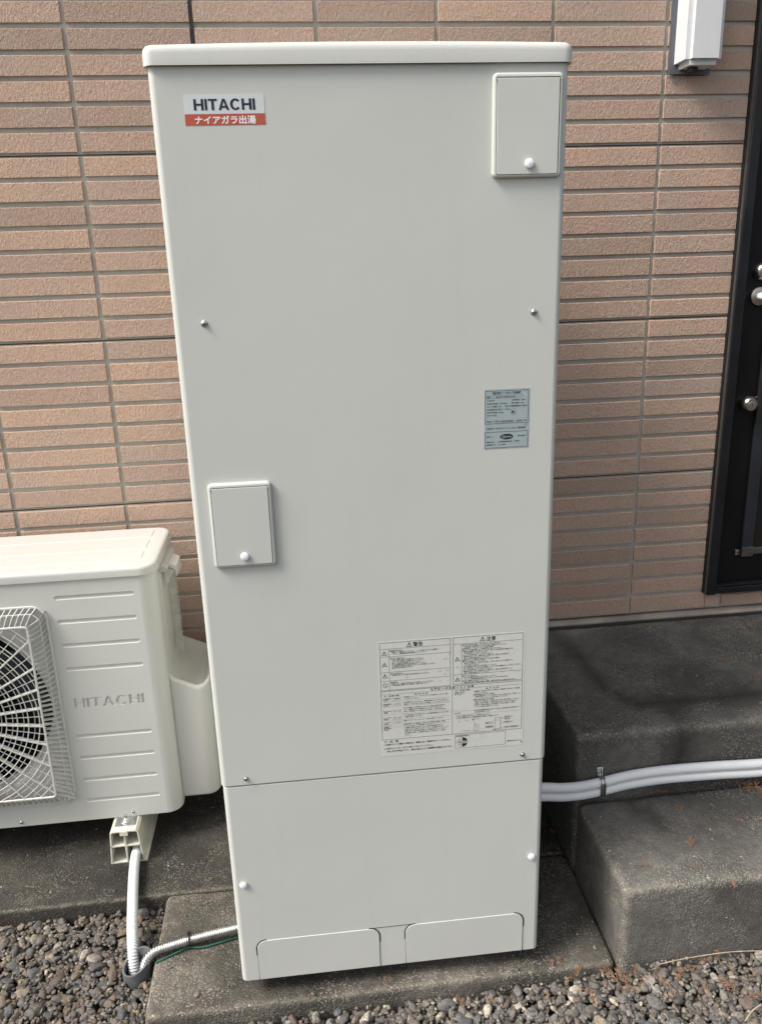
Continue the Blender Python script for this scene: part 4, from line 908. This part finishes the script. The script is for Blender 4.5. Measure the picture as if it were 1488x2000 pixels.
bmesh.ops.remove_doubles(bm, verts=bm.verts, dist=1e-6)
o = bm_obj('strap', bm, 'steel', cl, 40); md = o.modifiers.new('thick', 'SOLIDIFY'); md.thickness = 0.0010; md.offset = 1
lathe('screw', [(0.0042, 0), (0.004, 0.0016), (0.001, 0.0028)], (0.886, 0.2778, CZ+0.040), (0, -1, 0), 'zinc', cl, 12)

# ------------------------------------------------------------------ gravel (uncountable pebbles, one object)
def proto(sub, k):
    bm = bmesh.new(); bmesh.ops.create_icosphere(bm, subdivisions=sub, radius=1.0)
    r_ = random.Random(k*7+sub); planes = [(Vector((r_.gauss(0, 1), r_.gauss(0, 1), r_.gauss(0, 1))).normalized(), r_.uniform(0.52, 0.90)) for _ in range(8)]
    off = Vector((k*3.1, k*1.7, 0)); ex = (r_.uniform(1.0, 1.55), r_.uniform(0.8, 1.05), r_.uniform(0.5, 0.85)); ang = k % 2
    for v in bm.verts:
        q = v.co.copy()
        for nn, d in planes:
            h = q.dot(nn)
            if h > d: q -= nn*(h-d)*(0.85 if ang else 0.6)
        q *= 1+0.10*noise.noise(v.co*1.6+off)
        v.co = Vector((q.x*ex[0], q.y*ex[1], q.z*ex[2]))
    bm.verts.index_update()
    V = np.array([v.co[:] for v in bm.verts]); F = np.array([[v.index for v in f.verts] for f in bm.faces]); bm.free(); return V, F
PH = [proto(3, k) for k in range(14)]; PL = [proto(2, k) for k in range(14)]
def ground_z(x_, y_):
    t = min(1, max(0, (x_-0.55)/0.35)); return -0.036+0.034*t*t*(3-2*t)+0.004*noise.noise(Vector((x_*6, y_*6, 0)))
pal_l = [(0.105, 0.090, 0.078), (0.085, 0.078, 0.072), (0.13, 0.108, 0.088), (0.10, 0.098, 0.096), (0.155, 0.135, 0.115), (0.115, 0.085, 0.07), (0.075, 0.078, 0.082), (0.20, 0.165, 0.12), (0.27, 0.24, 0.20), (0.12, 0.10, 0.085), (0.17, 0.12, 0.075)]
pal_r = [(0.118, 0.110, 0.100), (0.100, 0.096, 0.090), (0.145, 0.134, 0.118), (0.170, 0.158, 0.138), (0.095, 0.082, 0.070), (0.130, 0.108, 0.090), (0.205, 0.190, 0.168), (0.105, 0.100, 0.086), (0.31, 0.275, 0.22), (0.085, 0.087, 0.090), (0.155, 0.122, 0.092)]
GV = []; GF = []; GC = []; nv = 0
def solid(x_, y_, mrg):
    if -0.206-mrg < x_ < 0.83 and y_ > -0.022-mrg: return True
    if x_ <= -0.2 and y_ > 0.331-mrg*0.8: return True
    if x_ > 0.82 and y_ > -0.030-mrg: return True
    if math.hypot(x_-PCX, y_-PCY) < ro_+mrg*0.7: return True
    return False
grid = {}
def put(x_, y_, z_, s, hi_):
    global nv
    k = random.randrange(14); V, F = (PH if hi_ else PL)[k]
    e = Matrix.Rotation(random.uniform(0, 6.28), 3, 'Z') @ Matrix.Rotation(random.gauss(0, 0.30), 3, 'X') @ Matrix.Rotation(random.gauss(0, 0.30), 3, 'Y')
    P = (V*s)@np.array(e).T+np.array([x_, y_, z_])
    pal = pal_r if random.random() < min(0.8, max(0, (x_+0.1)/0.8)) else pal_l
    c_ = np.array(random.choice(pal))*random.uniform(0.6, 1.4)*(1.0 if pal is pal_l else 1.15)
    GV.append(P); GF.append(F+nv); GC.append(np.tile(np.append(c_, 1), (len(V), 1))); nv += len(V)
def in_view(x_, y_):
    px, py = project((x_, y_, -0.02)); return -30 < px < 1520 and py < 2050
count = 0
def scatter(x0, x1, y0, y1, n, smin, smax, zoff, view):
    global count
    for _ in range(n):
        x_, y_ = random.uniform(x0, x1), random.uniform(y0, y1)
        v_ = in_view(x_, y_)
        if v_ != view: continue
        s = 1.0*smin*(smax/smin)**(random.random()**1.3)
        if solid(x_, y_, s*1.0): continue
        put(x_, y_, ground_z(x_, y_)+zoff+random.uniform(-0.003, 0.003)-s*0.2, s, view and s > 0.0085); count += 1
VB = (-0.72, 1.55, -0.22, 0.34)
scatter(*VB, 6200, 0.0065, 0.0120, -0.013, True)
scatter(*VB, 5600, 0.0055, 0.0125, -0.004, True)
scatter(*VB, 1300, 0.0075, 0.0165, 0.001, True)
scatter(*VB, 7500, 0.0028, 0.0062, 0.001, True)
scatter(-1.7, 2.6, -0.9, 0.34, 8000, 0.009, 0.018, -0.006, False)
scatter(-1.0, 1.9, -0.62, 0.34, 11000, 0.007, 0.015, -0.002, False)
for x_, y_, s_ in ((-0.165, 0.10, .004), (-0.10, 0.02, .006), (0.42, -0.010, .004), (0.70, 0.005, .005), (0.745, 0.10, .004), (0.79, 0.02, .006), (-0.15, 0.25, .003), (0.72, 0.22, .004), (-0.34, 0.36, .005), (-0.5, 0.38, .004), (-0.42, 0.42, .003), (0.60, -0.012, .004), (-0.09, 0.09, .003), (0.15, -0.012, .004)):
    put(x_, y_, s_*0.4, s_, True)
V = np.concatenate(GV); F = np.concatenate(GF); C = np.concatenate(GC)
me = bpy.data.meshes.new('gravel'); me.vertices.add(len(V)); me.vertices.foreach_set('co', V.ravel())
me.loops.add(len(F)*3); me.loops.foreach_set('vertex_index', F.ravel().astype(np.int32))
me.polygons.add(len(F)); me.polygons.foreach_set('loop_start', np.arange(0, len(F)*3, 3, dtype=np.int32))
me.polygons.foreach_set('use_smooth', np.ones(len(F), dtype=bool))
at = me.color_attributes.new('Col', 'FLOAT_COLOR', 'POINT'); at.data.foreach_set('color', C.astype(np.float32).ravel())
me.update(); me.validate(); me.materials.append(M['pebble'])
gv = bpy.data.objects.new('gravel', me); COL.objects.link(gv)
tag(gv, 'loose brown and grey pebble gravel round the concrete pad', 'gravel', kind='stuff')
print('pebbles', count, 'tris', len(F))

# ------------------------------------------------------------------ fallen cedar sprigs and straw
def sprig_mesh(k):
    r_ = random.Random(k); bm = bmesh.new(); Lg = r_.uniform(0.030, 0.048); cur = r_.uniform(-0.5, 0.5); n = 9; pts = []
    for i in range(n+1):
        t = i/n; pts.append(Vector((Lg*(t-0.5), cur*Lg*(t-0.5)**2, 0.002+0.003*math.sin(t*3)+0.002*r_.random())))
    tube(bm, pts, [0.0006*(1-0.5*i/n) for i in range(n+1)], 4)
    for i in range(1, n):
        for sd_ in (-1, 1):
            if r_.random() < 0.2: continue
            ln = Lg*r_.uniform(0.20, 0.42)*(1-0.6*i/n); a = sd_*r_.uniform(0.5, 0.95); z_ = r_.uniform(-0.001, 0.005)
            d = Vector((math.cos(a), math.sin(a), 0)); b = pts[i]; e = b+d*ln*0.6+Vector((0, 0, z_)); g = b+d*ln+Vector((ln*0.25, 0, z_*1.4))
            tube(bm, [b, e, g], [0.0005, 0.0006, 0.0002], 4)
    me = bpy.data.meshes.new('cedar_sprig'); bmesh.ops.recalc_face_normals(bm, faces=bm.faces); bm.to_mesh(me); bm.free(); me.materials.append(M['needle']); return me
SP = [sprig_mesh(k) for k in range(6)]
def unproj(px, py, z_):
    d = fw+r2*((px-744)/FPX)-u2*((py-1000)/FPX); t = (z_-CAM.z)/d.z; return CAM+d*t
G1 = ('dry orange cedar sprig lying on the gravel in front of the steps', 'cedar sprigs on the gravel', None)
G2 = ('small dry orange cedar sprig lying on the lower concrete step', 'cedar sprigs on the lower step', STEP_Z+0.002)
G3 = ('small dry reddish cedar sprig lying on the upper porch step', 'cedar sprigs on the porch', PORCH_Z+0.002)
G4 = ('tiny dry cedar sprig lying on the concrete pad before the tank', 'cedar sprigs on the pad', 0.002)
spots = [(px, py, G1, s) for px, py, s in ((1060, 1890, .8), (1130, 1900, .9), (1192, 1908, 1.1), (1212, 1912, 1.2), (1258, 1918, 1.1), (1290, 1918, 1.0), (1326, 1905, .9), (1350, 1900, .8), (1372, 1878, .9), (1412, 1925, 1.2), (1425, 1930, 1.0), (1475, 1950, 1.1), (1462, 1958, .9), (1070, 1945, .7), (1145, 1940, .9), (1160, 1960, .8), (1310, 1945, .7), (1475, 1905, .8), (900, 1960, .7), (960, 1955, .6), (1240, 1895, .8), (1400, 1865, .7), (1110, 1915, .7), (1380, 1935, .9), (1225, 1935, .9))]
G5 = ('dry orange cedar sprig heaped beneath the white pipes against the porch riser', 'cedar sprigs beneath the pipes', STEP_Z+0.002)
spots += [(px, py, G5 if py < 1560 else G2, s) for px, py, s in ((1320, 1578, .7), (1330, 1583, .6), (1392, 1577, .6), (1446, 1607, .9), (1485, 1603, .8), (1349, 1648, .9), (1268, 1655, .6), (1262, 1690, .6), (1433, 1728, .7), (1226, 1636, .5), (1300, 1615, .5), (1290, 1548, .7), (1270, 1552, .6), (1462, 1538, 1.3), (1480, 1548, 1.2), (1475, 1532, 1.1), (1440, 1535, .8), (1398, 1600, .5), (1360, 1690, .5))]
spots += [(px, py, G3, s) for px, py, s in ((1343, 1218, .7), (1256, 1226, .6), (1443, 1230, .9), (1368, 1278, .6), (1410, 1290, .7), (1456, 1284, .6), (1199, 1393, .7), (1475, 1322, .7), (1270, 1410, .4), (1350, 1412, .4))]
spots += [(px, py, G4, s) for px, py, s in ((1092, 1880, .7), (1078, 1886, .7), (762, 1915, .5), (1080, 1626, .6))]
for i, (px, py, g, s) in enumerate(spots):
    z_ = g[2] if g[2] is not None else 0.012
    p_ = unproj(px, py, z_)
    if g[2] is None: z_ = ground_z(p_.x, p_.y)+0.011; p_ = unproj(px, py, z_)
    o = bpy.data.objects.new('cedar_sprig', SP[i % 6]); COL.objects.link(o); o.location = p_; o.scale = (s, s, s)
    o.rotation_euler = (random.uniform(-.15, .15), random.uniform(-.15, .15), random.uniform(0, 6.28)); tag(o, g[0], 'twig', g[1])
a, b, c_, d = unproj(1288, 1884, 0.012), unproj(1350, 1871, 0.016), unproj(1430, 1860, 0.018), unproj(1500, 1858, 0.014)
bm = bmesh.new(); tube(bm, spline([a, b, c_, d], 0.01), 0.0011, 6)
tag(bm_obj('straw_stem', bm, 'straw', None, 60), 'long pale dry stem lying along the base of the lower step', 'stem')
for q, lb in ((((1455, 1995), (1470, 1975), (1488, 1962)), 'short pale twig lying across the gravel below the straw stem'),):
    bm = bmesh.new(); tube(bm, spline([unproj(x_, y_, 0.018) for x_, y_ in q], 0.006), 0.0015, 6); tag(bm_obj('dry_twig', bm, 'straw', None, 60), lb, 'twig')
